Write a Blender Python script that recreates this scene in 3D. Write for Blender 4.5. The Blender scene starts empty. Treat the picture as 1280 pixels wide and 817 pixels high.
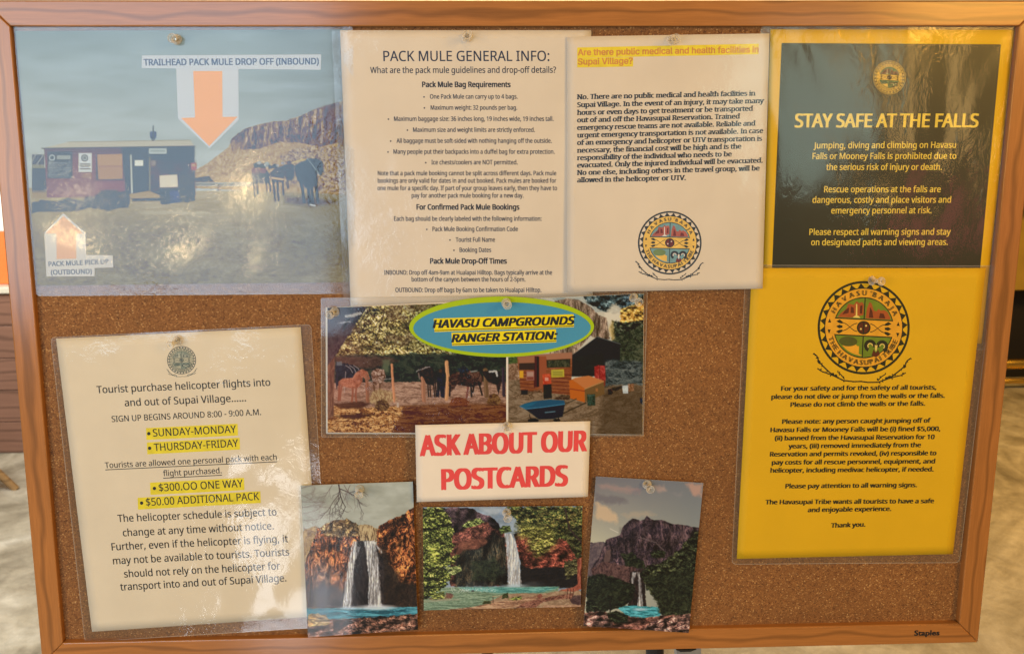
import bpy, math, os, random
import numpy as np
random.seed(7); np.random.seed(7)
SC = bpy.context.scene
COL = SC.collection

# ------------------------------------------------------------------ camera
CAM = np.array([-.0910, -.8180, .1963])
RV = np.array([.177, .033, .007])
FPX, PCX, PCY = 1150., 563.0, 368.1
def _rot(r):
    t = np.linalg.norm(r); k = r / t
    K = np.array([[0, -k[2], k[1]], [k[2], 0, -k[0]], [-k[1], k[0], 0]])
    return np.eye(3) + np.sin(t) * K + (1 - np.cos(t)) * K @ K
RW = _rot(RV) @ np.array([[1, 0, 0], [0, 0, 1], [0, -1, 0]], float)     # world -> camera
cam = bpy.data.cameras.new('camera'); cam_o = bpy.data.objects.new('camera', cam); COL.objects.link(cam_o)
from mathutils import Matrix, Vector
M4 = Matrix([list(RW.T[i]) + [CAM[i]] for i in range(3)] + [[0, 0, 0, 1]])
cam_o.matrix_world = M4
cam.sensor_width = 36; cam.sensor_fit = 'HORIZONTAL'
cam.lens = FPX / 1280 * 36
cam.shift_x = (640 - PCX) / 1280; cam.shift_y = (PCY - 408.5) / 1280
cam.clip_start = .02; cam.clip_end = 100
cam.dof.use_dof = True; cam.dof.focus_distance = .86; cam.dof.aperture_fstop = 14
SC.camera = cam_o

def at(px, py, Y):
    """the point of the plane y = Y seen at a photograph pixel (arrays welcome)"""
    px, py, Y = np.broadcast_arrays(np.asarray(px, float), np.asarray(py, float), np.asarray(Y, float))
    d = np.stack([(px - PCX) / FPX, -(py - PCY) / FPX, -np.ones_like(px)], -1) @ RW
    t = (Y - CAM[1]) / d[..., 1]
    return CAM + d * t[..., None]

# ------------------------------------------------------------------ world, lamps, exposure
W = bpy.data.worlds.new('World'); SC.world = W; W.use_nodes = True
W.node_tree.nodes['Background'].inputs[0].default_value = (1, .74, .5, 1)
W.node_tree.nodes['Background'].inputs[1].default_value = .08
SC.view_settings.view_transform = 'Standard'; SC.view_settings.look = 'None'
SC.view_settings.exposure = .1; SC.view_settings.gamma = 1; SC.view_settings.use_curve_mapping = False
SC.cycles.use_denoising = True
SC.cycles.max_bounces = 8; SC.cycles.transparent_max_bounces = 24
SC.cycles.caustics_reflective = False; SC.cycles.caustics_refractive = False
SC.cycles.sample_clamp_indirect = 4

def lamp(name, loc, target, sx, sy, radiance, color, shape='RECTANGLE', roll=0, spread=180):
    l = bpy.data.lights.new(name, 'AREA'); l.shape = shape; l.size = sx; l.size_y = sy
    l.color = color; area = sx * sy * (math.pi / 4 if shape == 'ELLIPSE' else 1)
    l.energy = radiance * math.pi ** 2 * area; l.spread = math.radians(spread)
    o = bpy.data.objects.new(name, l); COL.objects.link(o); o.location = loc
    q = (Vector(target) - Vector(loc)).to_track_quat('-Z', 'Y')
    o.rotation_euler = (q.to_matrix() @ Matrix.Rotation(roll, 3, 'Z')).to_euler()
    return o
def seen_lamp(name, x0, y0, x1, y1, k, radiance, color, shape='RECTANGLE', roll=0):
    """a lamp or lit opening behind the photographer whose mirror image in the glossy film shows over these pixels"""
    mc = np.array([CAM[0], -CAM[1], CAM[2]])
    c = at((x0 + x1) / 2, (y0 + y1) / 2, 0.)
    w = np.linalg.norm(at(x1, (y0 + y1) / 2, 0.) - at(x0, (y0 + y1) / 2, 0.)) * k
    h = np.linalg.norm(at((x0 + x1) / 2, y1, 0.) - at((x0 + x1) / 2, y0, 0.)) * k
    loc = mc + (c - mc) * k
    o = lamp(name, loc, (loc[0], 0, loc[2]), w, h, radiance, color, shape, roll)
    return o
# daylight coming in at a large window behind the photographer's left shoulder
seen_lamp('window_daylight', -200, -90, 424, 400, 3.6, 1.5, (.52, .76, 1.0))
# warm room lighting
lamp('left_lamp', (-1.6, -1.7, .25), (0, 0, 0), .5, .5, 6.2, (1, .58, .165))
lamp('ceiling_lamp', (.2, -1.3, 1.9), (0, 0, 0), .8, .8, 1.4, (1, .58, .165))
lamp('right_lamp', (1.7, -1.9, .9), (0, 0, 0), .8, .8, 4.9, (1, .55, .11))
# brighter lamps whose images glint in the crinkled film
WARM = (1, .74, .36)
seen_lamp('glint_lamp', 297, 205, 311, 262, 3.0, 13, WARM, 'ELLIPSE')
seen_lamp('glint_lamp', 205, 288, 258, 314, 3.0, 7, WARM, 'ELLIPSE', math.radians(30))
seen_lamp('glint_lamp', 322, 292, 332, 342, 3.0, 8, WARM, 'ELLIPSE')
seen_lamp('glint_lamp', 60, 285, 103, 318, 3.0, 6.5, WARM, 'ELLIPSE')
seen_lamp('glint_lamp', 62, 236, 125, 243, 3.0, 6, WARM, 'ELLIPSE')
seen_lamp('glare_lamp', 322, 600, 398, 812, 3.0, 1.9, (.85, .92, 1.0))  # added lamp; its image makes the cool glare patches on the helicopter notice
seen_lamp('teal_sheen_lamp', 945, 40, 1075, 215, 3.2, .85, (.70, 1.0, .90))  # added lamp, for the grey-green sheen on the dark poster's left half
seen_lamp('streak_lamp', 1120, 40, 1190, 215, 3.2, 1.35, (1, .62, .22))  # added tall lamp, for the warm streaks on the dark poster
seen_lamp('streak_lamp', 1066, 50, 1088, 170, 3.2, .9, (1, .72, .32))  # second added lamp, for a thinner warm streak
seen_lamp('red_patch_lamp', 1165, 240, 1250, 300, 3.2, .5, (1, .16, .22))  # added lamp, only for the red patch reflected in the dark poster

# ------------------------------------------------------------------ helpers
def lin(c):
    c = np.asarray(c, float); c = c / 255. if c.max() > 1.001 else c
    return np.where(c <= .04045, c / 12.92, ((c + .055) / 1.055) ** 2.4)
ELIT = np.array([.93, .75, .56])           # how strongly the warm room light shows each channel of a white sheet
def ink(c, veil=(0, 0, 0)):
    """pigment of a print whose lit look is the given sRGB colour"""
    return np.clip((lin(c) - np.array(veil)) / ELIT, .003, .92)

def tag(o, label=None, cat=None, group=None, kind=None):
    if label: o['label'] = label
    if cat: o['category'] = cat
    if group: o['group'] = group
    if kind: o['kind'] = kind
    return o
def empty(name, loc, label, cat, group=None):
    o = bpy.data.objects.new(name, None); COL.objects.link(o); o.location = tuple(float(v) for v in loc)
    o.empty_display_size = .02
    return tag(o, label, cat, group)
def world_loc(o):
    p = np.zeros(3)
    while o: p += np.array(o.location); o = o.parent
    return p
def mesh(name, verts, faces, mat, parent=None, smooth=False, origin=None):
    verts = np.asarray(verts, float).reshape(-1, 3)
    org = world_loc(parent) if parent else (np.asarray(origin, float) if origin is not None else verts.mean(0))
    me = bpy.data.meshes.new(name); v = verts - org
    if isinstance(faces, np.ndarray) and faces.ndim == 2:
        n, k = faces.shape
        me.vertices.add(len(v)); me.vertices.foreach_set('co', v.astype('f').ravel())
        me.loops.add(n * k); me.loops.foreach_set('vertex_index', faces.astype('i').ravel())
        me.polygons.add(n); me.polygons.foreach_set('loop_start', np.arange(0, n * k, k, dtype='i'))
        me.polygons.foreach_set('loop_total', np.full(n, k, 'i'))
        me.update(calc_edges=True)
    else:
        me.from_pydata([tuple(a) for a in v], [], [tuple(int(i) for i in f) for f in faces])
    if smooth: me.polygons.foreach_set('use_smooth', np.ones(len(me.polygons), bool))
    if mat: me.materials.append(mat)
    o = bpy.data.objects.new(name, me); COL.objects.link(o)
    if parent: o.parent = parent
    else: o.location = tuple(org)
    me.validate(); me.update()
    return o
class MB:
    """collects simple solids into one mesh"""
    def __init__(s): s.v = []; s.f = []
    def add(s, v, f):
        n = len(s.v); s.v += [tuple(map(float, a)) for a in v]; s.f += [tuple(i + n for i in g) for g in f]; return s
    def box(s, a, b):
        x0, y0, z0 = a; x1, y1, z1 = b
        return s.add([(x0, y0, z0), (x1, y0, z0), (x1, y1, z0), (x0, y1, z0), (x0, y0, z1), (x1, y0, z1), (x1, y1, z1), (x0, y1, z1)],
                     [(0, 3, 2, 1), (4, 5, 6, 7), (0, 1, 5, 4), (1, 2, 6, 5), (2, 3, 7, 6), (3, 0, 4, 7)])
    def tube(s, p, q, r0, r1=None, n=20, caps=True):
        p = Vector(p); q = Vector(q); r1 = r0 if r1 is None else r1
        d = (q - p).normalized(); u = d.orthogonal().normalized(); w = d.cross(u)
        vs = []
        for c, r in ((p, r0), (q, r1)):
            for i in range(n):
                a = 2 * math.pi * i / n; vs.append(c + (u * math.cos(a) + w * math.sin(a)) * r)
        fs = [(i, (i + 1) % n, n + (i + 1) % n, n + i) for i in range(n)]
        if caps: fs += [tuple(range(n))[::-1], tuple(range(n, 2 * n))]
        return s.add(vs, fs)
    def build(s, name, mat, parent=None, bevel=0, smooth=False):
        o = mesh(name, s.v, s.f, mat, parent, smooth)
        if bevel:
            m = o.modifiers.new('edge', 'BEVEL'); m.width = bevel; m.segments = 2; m.limit_method = 'ANGLE'
        return o

# ------------------------------------------------------------------ materials
def mat(name):
    m = bpy.data.materials.new(name); m.use_nodes = True
    nt = m.node_tree; b = nt.nodes['Principled BSDF']
    return m, nt, b
def N(nt, t, **kw):
    n = nt.nodes.new(t)
    for k, v in kw.items():
        if k in n.inputs: n.inputs[k].default_value = v
        else: setattr(n, k, v)
    return n
def rgb(c): return (float(c[0]), float(c[1]), float(c[2]), 1)
def noise(nt, vec, scale, detail=3, rough=.55, dist=0):
    n = N(nt, 'ShaderNodeTexNoise'); n.inputs['Scale'].default_value = scale; n.inputs['Detail'].default_value = detail
    n.inputs['Roughness'].default_value = rough; n.inputs['Distortion'].default_value = dist
    if vec is not None: nt.links.new(vec, n.inputs['Vector'])
    return n.outputs['Fac']
def ramp(nt, fac, stops):
    r = N(nt, 'ShaderNodeValToRGB'); cr = r.color_ramp
    while len(cr.elements) < len(stops): cr.elements.new(.5)
    for e, (p, c) in zip(cr.elements, stops): e.position = p; e.color = rgb(c) if not np.isscalar(c) else (c, c, c, 1)
    nt.links.new(fac, r.inputs[0]); return r.outputs[0]
def mapping(nt, scale, rot=(0, 0, 0), kind='Object'):
    t = N(nt, 'ShaderNodeTexCoord'); mp = N(nt, 'ShaderNodeMapping')
    mp.inputs['Scale'].default_value = scale; mp.inputs['Rotation'].default_value = rot
    nt.links.new(t.outputs[kind], mp.inputs['Vector']); return mp.outputs[0]
def bump(nt, h, strength, dist, normal=None):
    b = N(nt, 'ShaderNodeBump'); b.inputs['Strength'].default_value = strength; b.inputs['Distance'].default_value = dist
    nt.links.new(h, b.inputs['Height'])
    if normal is not None: nt.links.new(normal, b.inputs['Normal'])
    return b.outputs[0]
def mixc(nt, a, b, f, mode='MIX'):
    m = N(nt, 'ShaderNodeMix', data_type='RGBA', blend_type=mode)
    for s, v in ((6, a), (7, b), (0, f)):
        if hasattr(v, 'is_linked') or hasattr(v, 'links'): nt.links.new(v, m.inputs[s])
        else: m.inputs[s].default_value = v
    return m.outputs[2]

def wood(name, dark, light, rough=.38, coat=.25, sc=1.0, vein=None):
    m, nt, b = mat(name)
    v = mapping(nt, (5.5 * sc, 26 * sc, 26 * sc))
    big = noise(nt, mapping(nt, (1.6 * sc, 9 * sc, 9 * sc)), 2.2, 3, .5, 1.4)
    fine = noise(nt, mapping(nt, (9 * sc, 260 * sc, 260 * sc)), 3, 4, .7)
    w = N(nt, 'ShaderNodeTexWave', wave_type='BANDS', bands_direction='Z'); nt.links.new(v, w.inputs['Vector'])
    w.inputs['Scale'].default_value = .85; w.inputs['Distortion'].default_value = 9.5; w.inputs['Detail'].default_value = 3
    w.inputs['Detail Scale'].default_value = .8; w.inputs['Detail Roughness'].default_value = .55
    c = ramp(nt, w.outputs['Fac'], [(0, np.array(light) * .62), (.10, np.array(light) * .82), (.3, light), (1, np.array(light) * .92)])
    c = mixc(nt, c, ramp(nt, big, [(.3, .86), (.7, 1.08)]), .75, 'MULTIPLY')
    c = mixc(nt, c, ramp(nt, fine, [(.3, .80), (.65, 1.06)]), .8, 'MULTIPLY')
    nt.links.new(c, b.inputs['Base Color'])
    nt.links.new(ramp(nt, fine, [(.2, rough + .12), (.8, rough - .03)]), b.inputs['Roughness'])
    b.inputs['Coat Weight'].default_value = coat; b.inputs['Coat Roughness'].default_value = .17; b.inputs['Coat IOR'].default_value = 1.62; b.inputs['Specular IOR Level'].default_value = .2
    nt.links.new(bump(nt, fine, .25, .0002), b.inputs['Normal'])
    return m
M_FRAME = wood('frame_wood', (.20, .070, .018), (.43, .175, .044), .5, .8)
M_WALNUT = wood('dark_counter_wood', (.10, .045, .03), (.21, .105, .07), .5, .1, .25)
M_LEGWOOD = wood('chair_wood', (.15, .08, .03), (.33, .2, .09), .5, .1, .3)

m, nt, b = mat('cork')
v = mapping(nt, (1, 1, 1))
vo = N(nt, 'ShaderNodeTexVoronoi'); vo.inputs['Scale'].default_value = 980; nt.links.new(v, vo.inputs['Vector'])
sp = N(nt, 'ShaderNodeSeparateColor'); nt.links.new(vo.outputs['Color'], sp.inputs[0])
c = ramp(nt, sp.outputs[0], [(0, (.10, .035, .009)), (.10, (.19, .074, .018)), (.35, (.235, .100, .027)), (.80, (.275, .122, .035)), (.95, (.38, .185, .056)), (1, (.56, .34, .14))])
vo2 = N(nt, 'ShaderNodeTexVoronoi'); vo2.inputs['Scale'].default_value = 260; nt.links.new(v, vo2.inputs['Vector'])
sp2 = N(nt, 'ShaderNodeSeparateColor'); nt.links.new(vo2.outputs['Color'], sp2.inputs[0])
c = mixc(nt, c, ramp(nt, sp2.outputs[1], [(0, .6), (.12, .92), (.9, 1.0), (1, 1.3)]), .5, 'MULTIPLY')
c = mixc(nt, c, ramp(nt, noise(nt, v, 9, 4), [(.3, .86), (.7, 1.1)]), .8, 'MULTIPLY')
vh = N(nt, 'ShaderNodeTexVoronoi'); vh.inputs['Scale'].default_value = 75; nt.links.new(v, vh.inputs['Vector'])          # old pin holes
hs = N(nt, 'ShaderNodeSeparateColor'); nt.links.new(vh.outputs['Color'], hs.inputs[0])
h1 = ramp(nt, vh.outputs['Distance'], [(.035, 1.), (.07, 0.)]); h2 = ramp(nt, hs.outputs[2], [(.72, 0.), (.74, 1.)])
hm = N(nt, 'ShaderNodeMath', operation='MULTIPLY'); nt.links.new(h1, hm.inputs[0]); nt.links.new(h2, hm.inputs[1])
c = mixc(nt, c, (.03, .014, .006, 1), hm.outputs[0])
c = mixc(nt, c, ramp(nt, noise(nt, v, 3.5, 5, .6), [(.35, (.84, .82, .80)), (.65, (1.06, 1.04, 1.0))]), .9, 'MULTIPLY')
nt.links.new(c, b.inputs['Base Color']); b.inputs['Roughness'].default_value = .66
b.inputs['Specular IOR Level'].default_value = .5
nt.links.new(bump(nt, noise(nt, v, 700, 3, .7), .9, .0011), b.inputs['Normal'])
M_CORK = m

def paper(name, col, rough=.62, mott=.05, crease=.0):
    m, nt, b = mat(name); v = mapping(nt, (1, 1, 1))
    col = np.array(col, float)
    c = ramp(nt, noise(nt, v, 18, 4, .6), [(.25, col * (1 - mott)), (.75, np.minimum(col * (1 + mott), .95))])
    nt.links.new(c, b.inputs['Base Color']); b.inputs['Roughness'].default_value = rough
    b.inputs['Specular IOR Level'].default_value = .3
    nt.links.new(bump(nt, noise(nt, v, 14, 2, .5), .35, .002 + crease), b.inputs['Normal'])
    return m
M_PAPER = paper('white_paper', (.78, .725, .64))
M_CREAM = paper('laminated_white_paper', (.78, .72, .58))
M_YELLOW = paper('yellow_paper', (.80, .50, .012), mott=.04)
M_PAPERB = paper('postcard_border_paper', (.80, .78, .73))

def flat(name, col, rough=.5, spec=.4):
    m, nt, b = mat(name); v = mapping(nt, (1, 1, 1)); col = np.array(col, float)
    nt.links.new(ramp(nt, noise(nt, v, 120, 3), [(.3, col * .88), (.7, np.minimum(col * 1.1, .95))]), b.inputs['Base Color'])
    b.inputs['Roughness'].default_value = rough; b.inputs['Specular IOR Level'].default_value = spec
    return m
M_INK = flat('black_ink', (.013, .014, .018))
M_INK2 = flat('navy_ink', (.016, .026, .045))
_inks = {}
def inkm(c):
    k = tuple(int(x) for x in c)
    if k not in _inks: _inks[k] = flat('printed_ink', ink(k))
    return _inks[k]

def film(name, rough=.11, warp=.0012, wscale=16, crinkle=.0002, cscale=150, patchy=True, haze=0., spec=1.0, stretch=(1, 1, 1)):
    """clear laminating film: see-through with a wavy mirror-like surface"""
    m, nt, b = mat(name); nt.nodes.remove(b); out = nt.nodes['Material Output']
    v = mapping(nt, stretch)
    n1 = noise(nt, v, wscale, 2, .4, .6)
    nrm = bump(nt, n1, 1.0, warp)
    n2 = noise(nt, v, cscale, 3, .6, 1.2)
    if patchy:
        pm = ramp(nt, noise(nt, v, 11, 2, .5), [(.46, .12), (.66, 1.0)])
        mm = N(nt, 'ShaderNodeMath', operation='MULTIPLY'); nt.links.new(n2, mm.inputs[0]); nt.links.new(pm, mm.inputs[1]); n2 = mm.outputs[0]
    nrm = bump(nt, n2, 1.0, crinkle, nrm)
    fr = N(nt, 'ShaderNodeLayerWeight'); fr.inputs['Blend'].default_value = .5; nt.links.new(nrm, fr.inputs['Normal'])
    p5 = N(nt, 'ShaderNodeMath', operation='POWER'); p5.inputs[1].default_value = 5; nt.links.new(fr.outputs['Facing'], p5.inputs[0])
    fm = N(nt, 'ShaderNodeMath', operation='MULTIPLY_ADD'); fm.inputs[1].default_value = .94; fm.inputs[2].default_value = .06 * spec; nt.links.new(p5.outputs[0], fm.inputs[0])
    gl = N(nt, 'ShaderNodeBsdfGlossy'); gl.inputs['Roughness'].default_value = rough; nt.links.new(nrm, gl.inputs['Normal'])
    tr = N(nt, 'ShaderNodeBsdfTransparent'); tr.inputs[0].default_value = (.975, .975, .97, 1)
    base = tr.outputs[0]
    if haze:
        df = N(nt, 'ShaderNodeBsdfDiffuse'); df.inputs[0].default_value = (.58, .50, .38, 1)
        hm = N(nt, 'ShaderNodeMixShader')
        hn = ramp(nt, noise(nt, v, 30, 3), [(.3, haze * .75), (.7, haze * 1.2)])
        nt.links.new(hn, hm.inputs[0]); nt.links.new(base, hm.inputs[1]); nt.links.new(df.outputs[0], hm.inputs[2]); base = hm.outputs[0]
    mx = N(nt, 'ShaderNodeMixShader'); nt.links.new(fm.outputs[0], mx.inputs[0])
    nt.links.new(base, mx.inputs[1]); nt.links.new(gl.outputs[0], mx.inputs[2])
    nt.links.new(mx.outputs[0], out.inputs['Surface'])
    return m
M_FILM = film('clear_laminate')
M_FILM_T = film('crinkled_laminate', rough=.085, warp=.0008, wscale=10, crinkle=.00017, cscale=150)
M_FILM_H = film('buckled_laminate', rough=.07, warp=.0042, wscale=8, crinkle=.00032, cscale=100)
M_FILM_S = film('smooth_laminate', rough=.10, warp=.0035, wscale=8, crinkle=.0004, cscale=80, stretch=(1.3, 1, .7))
M_FILM_R = film('scuffed_laminate', rough=.12, warp=.0012, wscale=14, crinkle=.0004, cscale=160, spec=.8)
M_GLOSS = film('glossy_photo_coat', rough=.12, warp=.0008, wscale=10, crinkle=.0001, cscale=120, spec=.55)
M_MARGIN = film('fused_laminate_margin', rough=.2, warp=.0008, crinkle=.0003, haze=.10, spec=.6)
m, nt, b = mat('laminate_edge_highlight'); b.inputs['Base Color'].default_value = (.75, .72, .65, 1); b.inputs['Roughness'].default_value = .2; b.inputs['Alpha'].default_value = .28  # pale colour stands in for the bright line along film edges
M_RIM = m

m, nt, b = mat('clear_plastic'); b.inputs['Base Color'].default_value = (.93, .90, .84, 1); b.inputs['Roughness'].default_value = .10
lw = N(nt, 'ShaderNodeLayerWeight'); lw.inputs['Blend'].default_value = .35
tr = N(nt, 'ShaderNodeBsdfTransparent'); tr.inputs[0].default_value = (.97, .96, .93, 1); mx = N(nt, 'ShaderNodeMixShader')
nt.links.new(ramp(nt, lw.outputs['Facing'], [(.08, .07), (.30, .35), (.6, .9)]), mx.inputs[0]); nt.links.new(tr.outputs[0], mx.inputs[1]); nt.links.new(b.outputs[0], mx.inputs[2])
nt.links.new(mx.outputs[0], nt.nodes['Material Output'].inputs['Surface']); M_CLEAR = m
m, nt, b = mat('steel'); b.inputs['Base Color'].default_value = (.6, .58, .55, 1); b.inputs['Metallic'].default_value = 1; b.inputs['Roughness'].default_value = .25; M_STEEL = m

def print_mat(name, rough=.5):
    m, nt, b = mat(name)
    a = N(nt, 'ShaderNodeVertexColor', layer_name='print'); nt.links.new(a.outputs[0], b.inputs['Base Color'])
    b.inputs['Roughness'].default_value = rough; b.inputs['Specular IOR Level'].default_value = .3
    return m
M_PRINT = print_mat('printed_photo')

# ------------------------------------------------------------------ sheets: px quads carried into the board's plane
def homog(src, dst):
    A = []
    for (x, y), (u, v) in zip(src, dst):
        A.append([x, y, 1, 0, 0, 0, -u * x, -u * y, -u]); A.append([0, 0, 0, x, y, 1, -v * x, -v * y, -v])
    return np.linalg.svd(np.array(A, float))[2][-1].reshape(3, 3)
def hmap(H, x, y):
    w = H[2, 0] * x + H[2, 1] * y + H[2, 2]
    return (H[0, 0] * x + H[0, 1] * y + H[0, 2]) / w, (H[1, 0] * x + H[1, 1] * y + H[1, 2]) / w
UNIT = [(0, 0), (1, 0), (1, 1), (0, 1)]
CORK_Y = .0065
class Sheet:
    def __init__(s, quad, level=0, lift=(0, 0, 0, 0), bow=.0006, wave=.0003, ph=0.):
        s.q = [np.array(p, float) for p in quad]
        s.uv2px = homog(UNIT, quad); s.px2uv = homog(quad, UNIT)
        s.Y0 = CORK_Y - .0012 - .0016 * level; s.lift = lift; s.bow = bow; s.wave = wave; s.ph = ph
    def Y(s, px, py):
        u, v = hmap(s.px2uv, np.asarray(px, float), np.asarray(py, float))
        u = np.clip(u, -.1, 1.1); v = np.clip(v, -.1, 1.1)
        tl, tr, br, bl = s.lift
        l = (tl * (1 - u) + tr * u) * (1 - v) + (bl * (1 - u) + br * u) * v
        l = l + s.bow * np.sin(np.pi * np.clip(u, 0, 1)) * (.4 + .6 * v) + s.wave * (np.sin(7 * u + 4 * v + s.ph) + .6 * np.sin(11 * v - 5 * u + 2 * s.ph))
        return s.Y0 - np.maximum(l, -.0006)
    def w(s, px, py, off=0.): return at(px, py, s.Y(px, py) - off)
    def up(s, px, py):
        u, v = hmap(s.px2uv, px, py)
        x1, y1 = hmap(s.uv2px, u, v - .01); d = np.stack([x1 - px, y1 - py], -1)
        return d / np.linalg.norm(d, axis=-1, keepdims=True)
def grid_faces(nx, ny):
    i = np.arange(ny - 1)[:, None] * nx + np.arange(nx - 1)[None, :]
    return np.stack([i, i + nx, i + nx + 1, i + 1], -1).reshape(-1, 4)
def lay(sheet, quad, nx, ny, name, mtl, parent, off=0., thick=.00018, round_px=0):
    """a thin sheet over a px quad, following the bend of `sheet`"""
    H = homog(UNIT, quad)
    U, V = np.meshgrid(np.linspace(0, 1, nx), np.linspace(0, 1, ny))
    if round_px:
        wpx = np.linalg.norm(np.array(quad[1]) - np.array(quad[0])); hpx = np.linalg.norm(np.array(quad[3]) - np.array(quad[0]))
        a = np.clip((U * wpx), 0, None); b_ = V * hpx
        ex = np.minimum(a, wpx - a); ey = np.minimum(b_, hpx - b_); r = round_px
        # pull in boundary rows near the corners so that the outline is rounded
        inset = np.where((ey < r), r - np.sqrt(np.maximum(r * r - (r - np.minimum(ey, r)) ** 2, 0)), 0)
        f = 1 - 2 * inset / wpx; U = .5 + (U - .5) * f
    px, py = hmap(H, U, V)
    P = sheet.w(px, py, off).reshape(-1, 3); F = grid_faces(nx, ny)
    if thick:
        n = len(P); B = P + np.array([0, thick, 0])
        ring = np.concatenate([np.arange(nx), np.arange(1, ny) * nx + nx - 1, (ny - 1) * nx + np.arange(nx - 2, -1, -1), np.arange(ny - 2, 0, -1) * nx])
        nxt = np.roll(ring, -1)
        side = np.stack([ring, nxt, nxt + n, ring + n], 1)
        F = np.concatenate([F, F[:, ::-1] + n, side]); P = np.concatenate([P, B])
    return mesh(name, P, F, mtl, parent, smooth=False if thick else True)
def rowsof(ny, r=None, hpx=1):
    return ny
def rim(sheet, quad, parent, off=.0008, wpx=.9, rc=6):
    """thin pale strip standing in for the highlight along a laminate pouch edge"""
    q = [np.array(p, float) for p in quad]; pts = []
    for i in range(4):
        a, b_, c = q[i - 1], q[i], q[(i + 1) % 4]
        d0 = (a - b_) / np.linalg.norm(a - b_); d1 = (c - b_) / np.linalg.norm(c - b_)
        p0 = b_ + d0 * rc; p1 = b_ + d1 * rc
        for t in np.linspace(0, 1, 6): pts.append((1 - t) ** 2 * p0 + 2 * t * (1 - t) * b_ + t * t * p1)
        for t in np.linspace(.05, .95, 14): pts.append(p1 + (c - d1 * rc - p1) * t)
    pts = np.array(pts); cen = pts.mean(0); inn = pts + (cen - pts) / np.linalg.norm(cen - pts, axis=1, keepdims=True) * wpx
    n = len(pts); P = np.concatenate([sheet.w(pts[:, 0], pts[:, 1], off), sheet.w(inn[:, 0], inn[:, 1], off)])
    i = np.arange(n); F = np.stack([i, (i + 1) % n, (i + 1) % n + n, i + n], 1)
    return mesh('edge_highlight', P, F, M_RIM, parent)
def film_quad(sheet, quad, name, mtl, parent, off, nx=40, ny=50, rc=6):
    """rounded see-through sheet"""
    H = homog(UNIT, quad)
    hpx = np.linalg.norm(np.array(quad[3], float) - np.array(quad[0], float)); wpx = np.linalg.norm(np.array(quad[1], float) - np.array(quad[0], float))
    vv = np.unique(np.concatenate([np.linspace(0, 1, ny), np.array([.1, .3, .6, 1, 1.6, 2.4, 3.5, 5, 7]) * rc / 6 / hpx, 1 - np.array([.1, .3, .6, 1, 1.6, 2.4, 3.5, 5, 7]) * rc / 6 / hpx]))
    U, V = np.meshgrid(np.linspace(0, 1, nx), vv)
    ey = np.minimum(V, 1 - V) * hpx
    inset = np.where(ey < rc, rc - np.sqrt(np.maximum(rc * rc - (rc - np.minimum(ey, rc)) ** 2, 0)), 0)
    U = .5 + (U - .5) * (1 - 2 * inset / wpx)
    px, py = hmap(H, U, V)
    return mesh(name, sheet.w(px, py, off).reshape(-1, 3), grid_faces(nx, len(vv)), mtl, parent, smooth=True)
import bmesh
def tess(pts, step=9.):
    """polygon cut along a regular grid, so that it can follow a bent sheet"""
    bm = bmesh.new(); bm.faces.new([bm.verts.new((float(x), float(y), 0)) for x, y in pts])
    p = np.array(pts, float)
    for ax in (0, 1):
        n = int((p[:, ax].max() - p[:, ax].min()) / step)
        for i in range(1, n + 1):
            c = p[:, ax].min() + (p[:, ax].max() - p[:, ax].min()) * i / (n + 1)
            co = [0, 0, 0]; no = [0, 0, 0]; co[ax] = c; no[ax] = 1
            bmesh.ops.bisect_plane(bm, geom=bm.verts[:] + bm.edges[:] + bm.faces[:], dist=1e-5, plane_co=co, plane_no=no)
    bm.verts.index_update()
    V = np.array([v.co[:2] for v in bm.verts]); F = [tuple(v.index for v in f.verts) for f in bm.faces]
    bm.free(); return V, F
def pxpoly(sheet, pts, name, mtl, parent, off=.0001, step=None):
    """flat printed patch or thin cut card (filled polygon) on a sheet"""
    V, F = tess(pts)
    return mesh(name, sheet.w(V[:, 0], V[:, 1], off), F, mtl, parent)

# ------------------------------------------------------------------ lettering
FD = os.path.join(bpy.utils.system_resource('DATAFILES') or '', 'fonts')
_fonts = {}
def font(n):
    if n not in _fonts:
        f = None
        try:
            if n: f = bpy.data.fonts.load(os.path.join(FD, n))
        except Exception: f = None
        _fonts[n] = f
    return _fonts[n]
SANS = 'NotoSansHebrew-Regular.woff2'; GROT = 'Inter.woff2'; HUM = None
_glyph = {}
def glyphs(s, f, res):
    k = (s, f, res)
    if k in _glyph: return _glyph[k]
    c = bpy.data.curves.new('lettering', 'FONT'); c.body = s; c.resolution_u = res; c.fill_mode = 'FRONT'
    if font(f): c.font = font(f)
    o = bpy.data.objects.new('lettering', c); COL.objects.link(o)
    dg = bpy.context.evaluated_depsgraph_get()
    me = bpy.data.meshes.new_from_object(o.evaluated_get(dg))
    v = np.zeros(len(me.vertices) * 3); me.vertices.foreach_get('co', v); v = v.reshape(-1, 3)[:, :2].copy()
    F = [tuple(p.vertices) for p in me.polygons]
    bpy.data.objects.remove(o); bpy.data.curves.remove(c); bpy.data.meshes.remove(me)
    _glyph[k] = (v, F); return v, F
_cap = {}
def capheight(f):
    if f not in _cap: _cap[f] = glyphs('H', f, 2)[0][:, 1].max()
    return _cap[f]
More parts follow.
